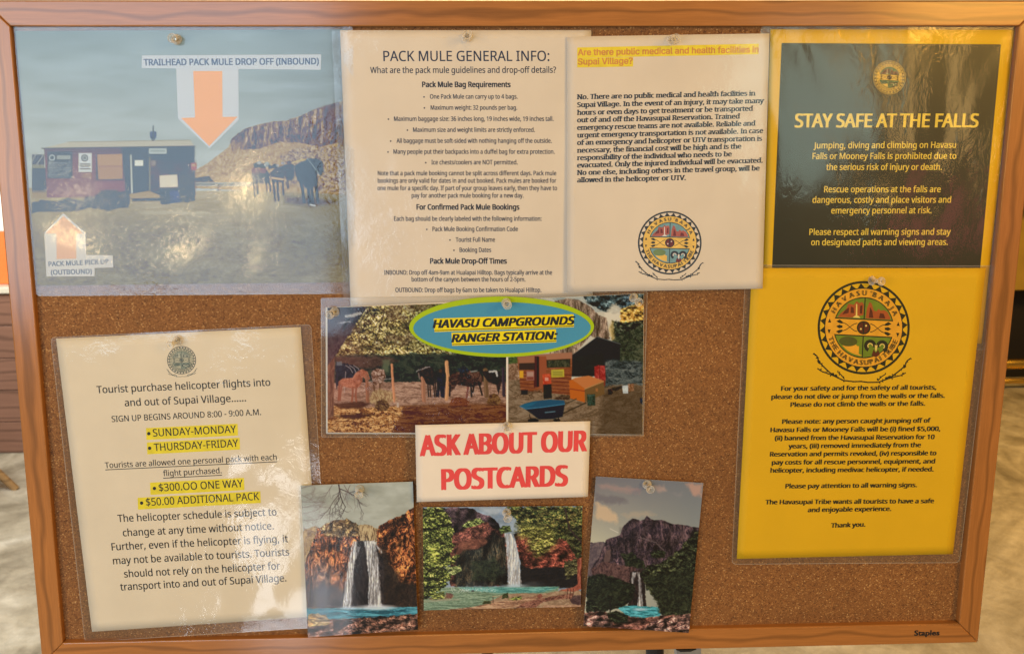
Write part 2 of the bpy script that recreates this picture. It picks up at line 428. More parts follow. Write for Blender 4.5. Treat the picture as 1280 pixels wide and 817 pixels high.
def slabs(v, F, cap):
    """add little slab feet and heads to the ends of upright stems"""
    cnt = {}
    for f in F:
        for a, b_ in zip(f, f[1:] + f[:1]): cnt[(min(a, b_), max(a, b_))] = cnt.get((min(a, b_), max(a, b_)), 0) + 1
    out = [tuple(p) for p in v]; G = list(F)
    for (a, b_), n in cnt.items():
        if n != 1: continue
        (x0, y0), (x1, y1) = v[a], v[b_]
        if abs(y0 - y1) > .004 or not (.055 < abs(x1 - x0) < .17): continue
        if min(abs(y0), abs(y0 - cap), abs(y0 - .75 * cap), abs(y0 - 1.07 * cap), abs(y0 + .33 * cap)) > .05: continue
        xa, xb = min(x0, x1) - .042, max(x0, x1) + .042
        s = 1 if y0 < .3 * cap else -1
        k = len(out); out += [(xa, y0), (xb, y0), (xb, y0 + s * .085), (xa, y0 + s * .085)]; G.append((k, k + 1, k + 2, k + 3))
    return np.array(out), G
NAMED = {}
def write(sheet, s, L, R, cap, mtl, parent, f=SANS, bold=0., shear=0., slab=False, name='text_line', res=2, off=.00016, bullet=None, upv=None, vbold=None):
    v, F = glyphs(s, f, res); ch = capheight(f)
    if slab: v, F = slabs(v, F, ch)
    x0, x1 = v[:, 0].min(), v[:, 0].max()
    L = np.array(L, float); R = np.array(R, float)
    X = (v[:, 0] - x0) / (x1 - x0); Yh = v[:, 1] / ch * cap
    base = L + (R - L) * X[:, None]
    up = sheet.up(base[:, 0], base[:, 1]) if upv is None else np.array(upv)[None, :]
    p = base + up * Yh[:, None]; p[:, 0] += shear * Yh
    vb = bold * .6 if vbold is None else vbold
    sh = [(0, 0)]
    if bold: sh = [(-bold, vb), (bold, vb), (-bold, -vb), (bold, -vb)] + ([(0, 0)] if bold > .5 else [])
    VV, FF = [], []
    for i, (dx, dy) in enumerate(sh):
        VV.append(sheet.w(p[:, 0] + dx, p[:, 1] + dy, off + i * .000018)); n = i * len(p)
        FF += [tuple(a + n for a in g) for g in F]
    if bullet is not None:
        bx, by, br = bullet; a = np.linspace(0, 2 * np.pi, 11)[:-1]; n = sum(len(q) for q in VV)
        VV.append(sheet.w(bx + br * np.cos(a), by - br * np.sin(a), off)); FF.append(tuple(range(n, n + 10)))
    return mesh(name, np.concatenate(VV), FF, mtl, parent)

# ------------------------------------------------------------------ raster painting for printed photographs
def hsh(ix, iy, seed):
    h = (ix.astype(np.int64) * 374761393 + iy.astype(np.int64) * 668265263 + seed * 1274126177) & 0xffffffff
    h = ((h ^ (h >> 13)) * 1103515245) & 0xffffffff
    return ((h ^ (h >> 16)) & 0xffff) / 65535.
def vnoise(x, y, seed=0):
    ix, iy = np.floor(x), np.floor(y); fx, fy = x - ix, y - iy
    fx = fx * fx * (3 - 2 * fx); fy = fy * fy * (3 - 2 * fy)
    a, b_, c, d = hsh(ix, iy, seed), hsh(ix + 1, iy, seed), hsh(ix, iy + 1, seed), hsh(ix + 1, iy + 1, seed)
    return (a * (1 - fx) + b_ * fx) * (1 - fy) + (c * (1 - fx) + d * fx) * fy
def fbm(x, y, seed=0, o=4, g=.55):
    s = 0; t = 0; a = 1
    for i in range(o): s = s + a * vnoise(x * 2 ** i + 17 * i, y * 2 ** i - 9 * i, seed + i); t += a; a *= g
    return s / t
def sstep(a, b_, x): t = np.clip((x - a) / (b_ - a), 0, 1); return t * t * (3 - 2 * t)
class Canvas:
    """colours every vertex of a fine grid; X, Y are in the units the shapes are given in (o + p/scale)"""
    def __init__(s, X, Y, base): s.X = X; s.Y = Y; s.c = np.zeros(X.shape + (3,)) + np.array(base, float) / 255.; s.o = (0, 0); s.k = 1.
    def frame(s, ox, oy, k): s.o = (ox, oy); s.k = k; s.x = (s.X - ox) * k; s.y = (s.Y - oy) * k; return s
    def mask(s, pts, soft=None, warp=0, ws=10, seed=1):
        soft = (.45 * s.k) if soft is None else soft
        x, y = s.x, s.y
        pts = np.array(pts, float); pad = soft + warp * 1.2 + 1
        sel = (x > pts[:, 0].min() - pad) & (x < pts[:, 0].max() + pad) & (y > pts[:, 1].min() - pad) & (y < pts[:, 1].max() + pad)
        xs, ys = x[sel], y[sel]
        if warp:
            xs, ys = xs + (fbm(xs / ws, ys / ws, seed) - .5) * 2 * warp, ys + (fbm(xs / ws + 50, ys / ws, seed + 9) - .5) * 2 * warp
        ins = np.zeros(xs.shape, bool); dm = np.full(xs.shape, 1e9)
        for (x0, y0), (x1, y1) in zip(pts, np.roll(pts, -1, 0)):
            if y0 != y1:
                cr = ((ys < y0) != (ys < y1)) & (xs < (x1 - x0) * (ys - y0) / (y1 - y0) + x0); ins ^= cr
            L2 = (x1 - x0) ** 2 + (y1 - y0) ** 2 + 1e-9
            t = np.clip(((xs - x0) * (x1 - x0) + (ys - y0) * (y1 - y0)) / L2, 0, 1)
            dm = np.minimum(dm, np.hypot(xs - x0 - t * (x1 - x0), ys - y0 - t * (y1 - y0)))
        m = np.clip(.5 + np.where(ins, dm, -dm) / (2 * soft), 0, 1)
        out = np.zeros(x.shape); out[sel] = m; return out
    def put(s, m, col):
        col = np.array(col, float); col = col / 255. if col.max() > 1.01 else col
        s.c = s.c * (1 - m[..., None]) + (col if col.ndim > 1 else col[None, None]) * m[..., None]
    def poly(s, pts, col, a=1., **k): s.put(s.mask(pts, **k) * a, col)
    def rect(s, x0, y0, x1, y1, col, a=1., **k): s.poly([(x0, y0), (x1, y0), (x1, y1), (x0, y1)], col, a, **k)
    def tex(s, scx, scy, cols, seed=3, lo=.28, hi=.72, o=4, g=.6, ridge=False, emb=.9, fine=.42, pw=1.15):
        wx = (fbm(s.x / (scx * 2.2), s.y / (scy * 2.2), seed + 70, 2) - .5) * 3; wy = (fbm(s.x / (scx * 2.2) + 9, s.y / (scy * 2.2), seed + 71, 2) - .5) * 3
        X, Y = s.x / scx * .62 + wx, s.y / scy * .62 + wy
        n = fbm(X, Y, seed, o + 1, g)
        if emb: n = n + emb * (n - fbm(X - .75 * s.k / scx, Y - .75 * s.k / scy, seed, o + 1, g))
        r_ = scy / scx
        if fine: n = n * (1 - fine * .45) + .5 * fine * .45 + (fbm(s.x / (1.25 * s.k), s.y / (1.25 * s.k * min(max(r_, .5), 2.5)), seed + 90, 2, .7) - .5) * fine
        if ridge: n = 1 - abs(n * 2 - 1) * 1.6
        t = np.clip((n - lo) / (hi - lo), 0, 1) ** pw * (len(cols) - 1); cols = np.array(cols, float) / 255.
        i = np.clip(t.astype(int), 0, len(cols) - 2); f = (t - i)[..., None]
        return cols[i] * (1 - f) + cols[i + 1] * f
    def rough(s, pts, cols, scx=8, scy=8, a=1., warp=6, ws=10, seed=3, soft=None, crev=0., **k):
        t = s.tex(scx, scy, cols, seed, **k)
        if crev:                                     # big light and dark faces, then thin dark cracks
            b1 = fbm(s.x / (scx * 3.2), s.y / (scy * 3.6), seed + 200, 3); b2 = fbm(s.x / (scx * 3.2) - .35, s.y / (scy * 3.6) - .3, seed + 200, 3)
            f = 1 + crev * (1.9 * (b1 - b2) * 3 + .9 * (b1 - .5))
            w = fbm(s.x / (scx * 2), s.y / (scy * 2), seed + 210, 3) * 2.5
            for q, (kx, ky) in enumerate(((1.3, 2.6), (.8, 1.5))):
                r = abs(fbm(s.x / (scx * kx) + w, s.y / (scy * ky) + w, seed + 220 + q, 3) - .5)
                f = f * (1 - crev * .75 * sstep(.05, .0, r))
            t = t * np.clip(f, .15, 1.9)[..., None]
        s.put(s.mask(pts, warp=warp, ws=ws, seed=seed, soft=soft) * a, np.clip(t, 0, 1))
    def leaves(s, pts, cols, sc=7, dens=.5, warp=12, ws=18, seed=3, soft=None):
        n = fbm(s.x / sc, s.y / sc, seed + 31, 4, .8)
        m = s.mask(pts, warp=warp, ws=ws, seed=seed, soft=(soft or 3)) * sstep(1 - dens - .06, 1 - dens + .06, n + .12)
        t = s.tex(sc * .8, sc * .8, cols, seed + 5, .30, .70, 4, .85, emb=.4, fine=.65, pw=1.35)
        c1 = fbm(s.x / (sc * 2.2), s.y / (sc * 1.5), seed + 300, 3, .6); c2 = fbm(s.x / (sc * 2.2), s.y / (sc * 1.5) - .38, seed + 300, 3, .6)
        s.put(m, np.clip(t * np.clip(.94 + 2.3 * (c1 - c2) + 1.1 * (c1 - .5), .3, 1.5)[..., None], 0, 1))
    def line(s, pts, w, col, a=1., warp=0, ws=8, seed=2, w2=None):
        P = np.array(pts, float); pad = w * 2 + warp + 2
        sel = (s.x > P[:, 0].min() - pad) & (s.x < P[:, 0].max() + pad) & (s.y > P[:, 1].min() - pad) & (s.y < P[:, 1].max() + pad)
        xs, ys = s.x[sel], s.y[sel]
        if warp: xs, ys = xs + (fbm(xs / ws, ys / ws, seed) - .5) * 2 * warp, ys + (fbm(xs / ws + 50, ys / ws, seed + 9) - .5) * 2 * warp
        m = np.zeros(xs.shape); n = len(P) - 1
        for i, ((x0, y0), (x1, y1)) in enumerate(zip(P[:-1], P[1:])):
            t = np.clip(((xs - x0) * (x1 - x0) + (ys - y0) * (y1 - y0)) / ((x1 - x0) ** 2 + (y1 - y0) ** 2 + 1e-9), 0, 1)
            d = np.hypot(xs - x0 - t * (x1 - x0), ys - y0 - t * (y1 - y0))
            ww = w if w2 is None else w + (w2 - w) * (i + t) / n
            m = np.maximum(m, np.clip(.5 + (ww / 2 - d) / (.8 * s.k), 0, 1) * np.minimum(1, ww / (.55 * s.k) + .25))
        out = np.zeros(s.x.shape); out[sel] = m; s.put(out * a, col)
    def ell(s, cx, cy, rx, ry, col, a=1., soft=.15):
        d = np.hypot((s.x - cx) / rx, (s.y - cy) / ry); s.put(np.clip((1 - d) / soft + .5, 0, 1) * a, col)
    def twigs(s, x, y, ang, ln, w, col, depth, rng, spread=.55):
        if depth == 0: return
        pts = [(x, y)]; n = 4
        for i in range(n):
            ang += rng.uniform(-.22, .22); x += math.cos(ang) * ln / n; y += math.sin(ang) * ln / n; pts.append((x, y))
            if rng.random() < .75: s.twigs(x, y, ang + rng.choice([-1, 1]) * rng.uniform(.35, .95), ln * rng.uniform(.45, .7), w * .55, col, depth - 1, rng)
        s.line(pts, w, col, w2=w * .5)
def print_grid(sheet, quad, step, painter, name, parent, veil=(0, 0, 0), off=.00008, mtl=None, desat=.22, gam=1.07):
    H = homog(UNIT, quad); q = np.array(quad, float)
    nx = int(np.linalg.norm(q[1] - q[0]) / step); ny = int(np.linalg.norm(q[3] - q[0]) / step)
    U, V = np.meshgrid(np.linspace(0, 1, nx), np.linspace(0, 1, ny)); px, py = hmap(H, U, V)
    cv = Canvas(px, py, (128, 128, 128)); painter(cv)
    o = mesh(name, sheet.w(px, py, off).reshape(-1, 3), grid_faces(nx, ny), mtl or M_PRINT, parent, smooth=True)
    col = np.clip(cv.c, 0, 1).reshape(-1, 3)
    col = np.clip(col + (col.mean(1, keepdims=True) - col) * desat, 0, 1) ** gam
    alb = np.clip((lin(col) - np.array(veil)) / ELIT, .004, .9)
    rgba = np.concatenate([alb, np.ones((len(alb), 1))], 1).astype('f')
    at_ = o.data.color_attributes.new('print', 'FLOAT_COLOR', 'POINT'); at_.data.foreach_set('color', rgba.ravel())
    return o


# ================================================================== the setting behind the board
m, nt, b = mat('polished_concrete'); v = mapping(nt, (1, 1, 1))
c = ramp(nt, noise(nt, v, 1.7, 6, .65, 1.5), [(.3, (.14, .115, .075)), (.5, (.33, .285, .21)), (.72, (.52, .47, .38))])
c = mixc(nt, c, ramp(nt, noise(nt, v, 14, 5, .7, .8), [(.3, .62), (.6, 1.1)]), .7, 'MULTIPLY')
nt.links.new(c, b.inputs['Base Color']); nt.links.new(ramp(nt, noise(nt, v, 4, 4), [(.3, .35), (.7, .6)]), b.inputs['Roughness'])
nt.links.new(bump(nt, noise(nt, v, 30, 4, .7), .3, .01), b.inputs['Normal']); M_FLOOR = m
m, nt, b = mat('cream_plaster'); v = mapping(nt, (1, 1, 1))
nt.links.new(ramp(nt, noise(nt, v, 6, 5), [(.3, (.68, .58, .42)), (.7, (.78, .68, .50))]), b.inputs['Base Color']); b.inputs['Roughness'].default_value = .8; M_WALL = m
m, nt, b = mat('olive_counter_paint'); v = mapping(nt, (1, 1, 1))
nt.links.new(ramp(nt, noise(nt, v, 5, 4), [(.3, (.26, .17, .03)), (.7, (.36, .23, .04))]), b.inputs['Base Color']); b.inputs['Roughness'].default_value = .45; M_OLIVE = m
m, nt, b = mat('brass'); b.inputs['Base Color'].default_value = (.80, .52, .13, 1); b.inputs['Metallic'].default_value = 1; b.inputs['Roughness'].default_value = .22; M_BRASS = m
M_DARK = flat('black_kick_board', (.012, .010, .010), .5)
M_BLACK = flat('black_rubber', (.014, .014, .015), .55)
M_GREYP = flat('grey_plastic', (.23, .23, .22), .5)
M_ORANGE = flat('orange_cardboard', (.80, .17, .035), .5)
M_WHITEC = flat('white_cardboard', (.80, .77, .70), .5)
M_TOP = flat('pale_counter_top', (.55, .5, .4), .4)

FZ = CAM[2] - 1.52
tag(MB().box((-9, -3, FZ - .1), (9, 6.2, FZ)).build('floor', M_FLOOR), kind='structure')
tag(MB().box((-9, 6.2, FZ), (9, 6.35, FZ + 3.2)).build('wall', M_WALL), kind='structure')

# counter at the left, seen past the frame
lc = at(20, 566, 0.); dcam = lc - CAM; yl = CAM[1] + dcam[1] * (FZ - CAM[2]) / dcam[2]      # depth where the floor meets it
zt = at(20, 358, yl)[2]; xl = at(0, 450, yl)[0]; xr = xl + 1.3
t = empty('wooden_counter', (xl, yl, FZ), 'low dark wooden counter with boards running level, left behind the board', 'counter')
nb = 5; h = (zt - .03 - FZ) / nb
for i in range(nb):
    MB().box((xl - .9, yl, FZ + i * h + .002), (xr, yl + .03, FZ + (i + 1) * h - .002)).build('board', M_WALNUT, t, .002)
MB().box((xl - .9, yl + .032, FZ), (xr, yl + .55, zt - .032)).build('carcass', M_WALNUT, t)
MB().box((xl - .92, yl - .02, zt - .03), (xr + .02, yl + .58, zt)).build('counter_top', M_TOP, t, .004)
# white and orange carton standing on it
za = at(4, 244, yl + .1)[2]; zb = at(4, 288, yl + .1)[2]; xx = at(2, 300, yl + .1)[0]
t = empty('carton', (xx, yl + .2, zt), 'orange carton with a white top standing on the low wooden counter', 'box')
MB().box((xx - .35, yl + .06, zt + .002), (xx + .12, yl + .4, zb)).build('carton_body', M_ORANGE, t, .003)
MB().box((xx - .352, yl + .058, zb + .001), (xx + .122, yl + .402, za)).build('carton_lid', M_WHITEC, t, .003)
# foot of a wooden chair on the floor at the far left
def floor_pt(px, py):
    d = at(px, py, 0.) - CAM; k = (FZ - CAM[2]) / d[2]; return CAM + d * k
fp = floor_pt(-20, 652)
t = empty('wooden_stool', fp, 'splayed leg of a pale wooden stool on the bright floor', 'stool')
for sx, sy in ((1, -1), (-1, -1), (1, 1), (-1, 1)):
    cx_, cy_ = fp[0] - .19, fp[1] + .17
    MB().tube((cx_ + sx * .17, cy_ + sy * .17, FZ), (cx_ - sx * .02, cy_ + sy * .11, FZ + .26), .016, .019, 14).build('leg', M_LEGWOOD, t, smooth=False)
MB().tube((fp[0] - .30, fp[1] + .17, FZ + .26), (fp[0] - .30, fp[1] + .17, FZ + .29), .17, .17, 32).build('seat', M_LEGWOOD, t, .004)

# bar counter with brass foot rails at the right
fr = floor_pt(1262, 484); yr = fr[1]
z1 = at(1270, 362, yr + .12)[2]
x0 = at(1225, 420, yr)[0] - 1.0
t = empty('bar_counter', (x0 + 1.5, yr, FZ), 'ochre bar counter with a black recessed base, right behind the board', 'counter')
MB().box((x0, yr + .10, z1), (x0 + 3.4, yr + .16, FZ + 1.06)).build('front_panel', M_OLIVE, t, .004)
MB().box((x0, yr + .22, FZ), (x0 + 3.4, yr + .26, z1 + .02)).build('kick_board', M_DARK, t)
MB().box((x0 - .05, yr + .02, FZ + 1.062), (x0 + 3.45, yr + .6, FZ + 1.11)).build('counter_top', M_WALNUT, t, .006)
t = empty('foot_rail', (x0 + 1.5, yr, FZ), 'pair of polished brass foot rails along the foot of the bar counter', 'foot rail')
za = at(1268, 454.5, yr + .02)[2]; zb = at(1268, 476, yr - .02)[2]
MB().tube((x0, yr + .02, za), (x0 + 3.4, yr + .02, za), .031, n=28, caps=True).build('upper_rail', M_BRASS, t, smooth=True)
MB().tube((x0, yr - .02, zb), (x0 + 3.4, yr - .02, zb), .016, n=24).build('lower_rail', M_BRASS, t, smooth=True)
for k in range(5):
    xk = x0 + .3 + k * .7
    MB().box((xk - .012, yr + .03, FZ), (xk + .012, yr + .24, FZ + .03)).box((xk - .012, yr + .0, FZ + .03), (xk + .012, yr + .03, za)).build('rail_bracket', M_BRASS, t)

# unseen area lamps added to brighten that part of the room
lamp('daylight_on_floor', (-2.6, 1.2, 1.6), (-1.7, 3.5, FZ), 1.6, 1.6, 8, (.92, .95, .92))
lamp('warm_floor_fill', (2.6, 2.2, 1.6), (2.4, 4.2, FZ), .6, .6, 30, (1, .55, .08))
lamp('wall_fill', (0.4, 4.9, 1.75), (0.4, 6.2, 1.2), 3.0, .3, 7, (1, .74, .42))

# ================================================================== the cork board
BW, BH, FWD = .914, .610, .0212
board = empty('cork_board', (0, .005, -BH / 2), 'framed cork notice board covered with pinned notices and photographs', 'notice board')
mesh('cork_panel', *[(lambda: (np.array([(-BW / 2 + .01, CORK_Y, -BH / 2 + .01), (BW / 2 - .01, CORK_Y, -BH / 2 + .01), (BW / 2 - .01, CORK_Y, BH / 2 - .01), (-BW / 2 + .01, CORK_Y, BH / 2 - .01),
     (-BW / 2 + .01, CORK_Y + .006, -BH / 2 + .01), (BW / 2 - .01, CORK_Y + .006, -BH / 2 + .01), (BW / 2 - .01, CORK_Y + .006, BH / 2 - .01), (-BW / 2 + .01, CORK_Y + .006, BH / 2 - .01)]),
     [(0, 1, 2, 3), (7, 6, 5, 4), (0, 4, 5, 1), (1, 5, 6, 2), (2, 6, 7, 3), (3, 7, 4, 0)]))()][0], M_CORK, board)
def frame_member(name, length, cx_, cz, rot, label=None):
    h = length / 2; w = FWD; g = .0001; D = .015
    vs = []
    for y in (0, D): vs += [(-h + g, y, w / 2), (h - g, y, w / 2), (h - w - g, y, -w / 2), (-h + w + g, y, -w / 2)]
    fs = [(0, 3, 2, 1), (4, 5, 6, 7), (0, 1, 5, 4), (1, 2, 6, 5), (2, 3, 7, 6), (3, 0, 4, 7)]
    me = bpy.data.meshes.new(name); me.from_pydata(vs, [], fs); me.materials.append(M_FRAME)
    o = bpy.data.objects.new(name, me); COL.objects.link(o); o.parent = board
    o.location = (cx_, -.005, cz + BH / 2); o.rotation_euler = (0, rot, 0)
    bm = o.modifiers.new('edge', 'BEVEL'); bm.width = .0011; bm.segments = 3; bm.limit_method = 'ANGLE'
    return o
frame_member('frame_rail', BW, 0, BH / 2 - FWD / 2, 0)
rb = frame_member('frame_rail', BW, 0, -BH / 2 + FWD / 2, math.pi)
frame_member('frame_stile', BH, BW / 2 - FWD / 2, 0, math.pi / 2)
frame_member('frame_stile', BH, -BW / 2 + FWD / 2, 0, -math.pi / 2)
class Face:                                                              # the flat front of the frame
    def Y(s, px, py): return np.zeros(np.broadcast(px, py).shape)
    def w(s, px, py, off=0.): return at(px, py, s.Y(px, py) - off)
    def up(s, px, py): return np.tile(np.array([.07, -1.]), (len(px), 1))
write(Face(), 'Staples', (1143, 793.6), (1174, 793.2), 6.1, M_INK, board, f=HUM, bold=.42, name='maker_name', res=3, off=.0001)

# easel that carries the board
ez = empty('easel', (0, .25, FZ), 'black easel with grey tray hook carrying the cork board', 'easel')
hx = at(855, 813, .004)[0]
for sx, nm in ((-.30, 'front_leg'), (hx, 'front_leg')):
    MB().tube((sx * 1.25 + .02, .20, FZ), (sx * .62 + .02, .035, .22), .011, .009, 16).build('front_leg', M_BLACK, ez)
MB().tube((.02, 1.05, FZ), (.02, .06, .24), .011, .009, 16).build('rear_leg', M_BLACK, ez)
zb_ = -BH / 2 - .0005
for sx in (-.38, hx):
    MB().add([(sx - .009, .000, zb_), (sx + .011, .000, zb_), (sx + .006, .002, zb_ - .0035), (sx - .004, .002, zb_ - .0035), (sx - .009, .03, zb_), (sx + .011, .03, zb_), (sx + .006, .03, zb_ - .0035), (sx - .004, .03, zb_ - .0035)],
             [(0, 3, 2, 1), (4, 5, 6, 7), (0, 1, 5, 4), (1, 2, 6, 5), (2, 3, 7, 6), (3, 0, 4, 7)]).build('tray_hook', M_BLACK, ez)
    MB().add([(sx - .006, .010, zb_ - .004), (sx + .018, .010, zb_ - .0005), (sx + .022, .010, zb_ - .03), (sx - .002, .010, zb_ - .03), (sx - .006, .022, zb_ - .004), (sx + .018, .022, zb_ - .0005), (sx + .022, .022, zb_ - .03), (sx - .002, .022, zb_ - .03)],
             [(0, 3, 2, 1), (4, 5, 6, 7), (0, 1, 5, 4), (1, 2, 6, 5), (2, 3, 7, 6), (3, 0, 4, 7)]).build('tray_bracket', M_GREYP, ez)
MB().tube((-.36, .055, zb_ - .02), (.36, .055, zb_ - .02), .007, n=14).build('crossbar', M_BLACK, ez)

# ================================================================== tribal seal (printed on four of the notices)
def arc_text(sheet, T, s, r, a0, a1, cap, mtl, parent, name, flip=False, bold=.02, off=.0003):
    VV, FF = [], []; n = 0
    widths = []
    for ch in s: widths.append(.32 if ch == ' ' else (glyphs(ch, HUM, 2)[0][:, 0].max() - glyphs(ch, HUM, 2)[0][:, 0].min()) / capheight(HUM) + (.28 if ch != "'" else .12))
    tot = sum(widths); acc = 0
    for ch, w_ in zip(s, widths):
        f = (acc + w_ / 2) / tot; acc += w_
        if ch == ' ': continue
        v, F = glyphs(ch, HUM, 2); k = cap / capheight(HUM); x = (v[:, 0] - (v[:, 0].min() + v[:, 0].max()) / 2) * k; y = v[:, 1] * k - cap / 2
        a = math.radians(a0 + (a1 - a0) * f)
        for j, (dx, dy) in enumerate([(-bold, 0), (bold, 0)]):
            if not flip: X = (r + y) * math.cos(a) + (x + dx) * math.sin(a); Yv = (r + y) * math.sin(a) - (x + dx) * math.cos(a)
            else: X = (r - y) * math.cos(a) - (x + dx) * math.sin(a); Yv = (r - y) * math.sin(a) + (x + dx) * math.cos(a)
            VV.append(T(X, Yv, off + j * .00002)); FF += [tuple(i + n for i in g) for g in F]; n += len(v)
    return mesh(name, np.concatenate(VV), FF, mtl, parent)
def seal(sheet, cx, cy, rx, ry, parent, pal, detail=True, upv=(0.04, -1), branches=True):
    upv = np.array(upv) / np.linalg.norm(upv); rt = np.array([-upv[1], upv[0]])
    def T(x, y, off): return sheet.w(cx + rt[0] * x * rx + upv[0] * y * ry, cy + rt[1] * x * rx + upv[1] * y * ry, off)
    MM = {k: inkm(c) for k, c in pal.items()}
    def disc(r, n=64): a = np.linspace(0, 2 * np.pi, n, False); return [(r * math.cos(t), r * math.sin(t)) for t in a]
    def P(polys, key, name, off, par):
        V, F = [], []; n = 0
        for p in polys:
            p = np.array(p, float); f_ = [tuple(range(len(p)))]
            if rx > 30 and np.ptp(p[:, 0]) > .5: p, f_ = tess(p, 9. / rx)
            V.append(T(p[:, 0], p[:, 1], off)); F += [tuple(i + n for i in g) for g in f_]; n += len(p)
        o = mesh(name, np.concatenate(V), F, MM[key], par)
        if len(polys) > 1: o['kind'] = 'stuff'
        return o
    a = np.linspace(0, 2 * np.pi, 73)
    ring = [[(math.cos(p) * .95, math.sin(p) * .95), (math.cos(p), math.sin(p)), (math.cos(q), math.sin(q)), (math.cos(q) * .95, math.sin(q) * .95)] for p, q in zip(a[:-1], a[1:])]
    root = P(ring, 'ink', 'seal', .00010, parent)
    nT = 28; teeth = []
    for i in range(nT):
        t = 2 * math.pi * (i + .5) / nT; d = .105
        teeth.append([(.84 * math.cos(t - d), .84 * math.sin(t - d)), (.955 * math.cos(t), .955 * math.sin(t)), (.84 * math.cos(t + d), .84 * math.sin(t + d))])
    P(teeth, 'ink', 'toothed_border', .00011, root)
    P([disc(.855)], 'ink', 'border_line', .00013, root); P([disc(.835)], 'band', 'lettered_band', .00016, root)
    P([disc(.655)], 'ink', 'picture_outline', .00019, root)
    def seg(y0, y1, x0, x1, r=.635, n=16):
        out = []
        ys = np.linspace(y0, y1, n)
        for y in ys: out.append((min(x1, math.sqrt(max(r * r - y * y, 0))), y))
        for y in ys[::-1]: out.append((max(x0, -math.sqrt(max(r * r - y * y, 0))), y))
        return out
    P([seg(.19, .634, -.7, -.012), seg(.19, .634, .012, .7), seg(-.634, -.19, -.7, -.012), seg(-.634, -.19, .012, .7)], 'field', 'picture_field', .00022, root)
    P([seg(-.165, .165, -.75, .75, .66)], 'band', 'centre_band', .00022, root)
    if detail:
        cl = [(-.58, .20), (-.50, .30), (-.40, .38), (-.36, .50), (-.24, .48), (-.18, .56), (-.12, .52), (-.06, .55), (-.02, .5), (-.02, .27), (-.2, .22), (-.3, .2)]
        cr = [(.03, .20), (.05, .42), (.10, .56), (.15, .52), (.2, .38), (.26, .36), (.3, .42), (.36, .38), (.42, .40), (.50, .36), (.58, .22), (.55, .20)]
        P([cl, cr], 'rock', 'red_cliffs', .00025, root)
        P([[(-.48, .26), (-.42, .36), (-.34, .42), (-.34, .3)], [(-.30, .3), (-.3, .44), (-.24, .42), (-.22, .3)], [(-.10, .3), (-.1, .46), (-.05, .48), (-.05, .3)], [(.1, .22), (.12, .45), (.17, .36), (.2, .22)], [(.32, .22), (.34, .33), (.42, .32), (.46, .22)]], 'rock2', 'cliff_shadows', .00028, root)
        P([[(-.185, .24), (-.19, .50), (-.165, .50), (-.15, .24)], [(-.25, .205), (-.2, .25), (-.13, .25), (-.08, .205)]], 'white', 'waterfall', .00031, root)
        P([seg(-.6, -.40, -.45, -.08, .60), [(-.50, -.36), (-.4, -.3), (-.2, -.32), (-.12, -.4), (-.3, -.46)]], 'band', 'sandstone_base', .00025, root)
        e = [(-.32 + .20 * math.cos(t), -.31 + .105 * math.sin(t)) for t in np.linspace(0, 2 * np.pi, 24, False)]
        P([e], 'field2', 'capstone', .00028, root)
        def arc(cx_, cy_, r0, r1, t0, t1, n=10):
            o = [(cx_ + r1 * math.cos(math.radians(t)), cy_ + r1 * math.sin(math.radians(t))) for t in np.linspace(t0, t1, n)]
            return o + [(cx_ + r0 * math.cos(math.radians(t)), cy_ + r0 * math.sin(math.radians(t))) for t in np.linspace(t1, t0, n)]
        P([arc(.16, -.38, .055, .135, -20, 250), arc(.42, -.38, .055, .135, -70, 200)], 'ink', 'ram_horns', .00028, root)
        P([arc(.16, -.38, .04, .062, 0, 230), arc(.42, -.38, .04, .062, -50, 180), [(.26, -.36), (.32, -.36), (.31, -.46), (.29, -.5), (.27, -.46)]], 'white', 'ram_face', .00031, root)
        P([[(.2, -.58), (.24, -.45), (.27, -.5), (.29, -.52), (.31, -.5), (.34, -.45), (.38, -.56), (.3, -.62)]], 'rock2', 'ram_neck', .00029, root)
    # centre shield and feathers
    P([[(.15 * math.cos(t), .145 * math.sin(t)) for t in np.linspace(0, 2 * np.pi, 28, False)]], 'ink', 'shield_outline', .00026, root)
    P([[(.118 * math.cos(t), .118 * math.sin(t)) for t in np.linspace(.5 * np.pi + .12, 1.5 * np.pi - .12, 14)], [(.118 * math.cos(t), .118 * math.sin(t)) for t in np.linspace(-.5 * np.pi + .12, .5 * np.pi - .12, 14)]], 'rock2', 'shield', .00029, root)
    P([[(-.06 + .022 * math.cos(t), -.03 + .022 * math.sin(t)) for t in np.linspace(0, 6, 8)], [(.05 + .022 * math.cos(t), .045 + .022 * math.sin(t)) for t in np.linspace(0, 6, 8)]], 'white', 'shield_dots', .00032, root)
    fe, li = [], []
    for sx in (-1, 1):
        for dy in (-.085, 0, .085):
            fe.append([(sx * .60, dy * 1.3), (sx * .53, dy * 1.3 + .04), (sx * .46, dy + .022), (sx * .46, dy - .022), (sx * .53, dy * 1.3 - .04)])
        xs = np.linspace(.14, .47, 15)
        for s2 in (-1, 1):
            c_ = [(sx * x, s2 * .085 * math.cos((x - .14) / .33 * math.pi * 1.02 * 1.0 - 0.0) if x > 0 else 0) for x in xs]
            for (xa, ya), (xb, yb) in zip(c_[:-1], c_[1:]): li.append([(xa, ya - .009), (xb, yb - .009), (xb, yb + .009), (xa, ya + .009)])
    P(fe, 'ink', 'feather_tips', .00026, root); P(li, 'ink', 'feather_shafts', .00024, root)
    P([[(sx * .745, sy * .075), (sx * .745 + .035, sy * .075), (sx * .745, sy * .165), (sx * .745 - .035, sy * .075)] for sx in (-1, 1) for sy in (-1, 1)], 'ink', 'arrowheads', .00021, root)
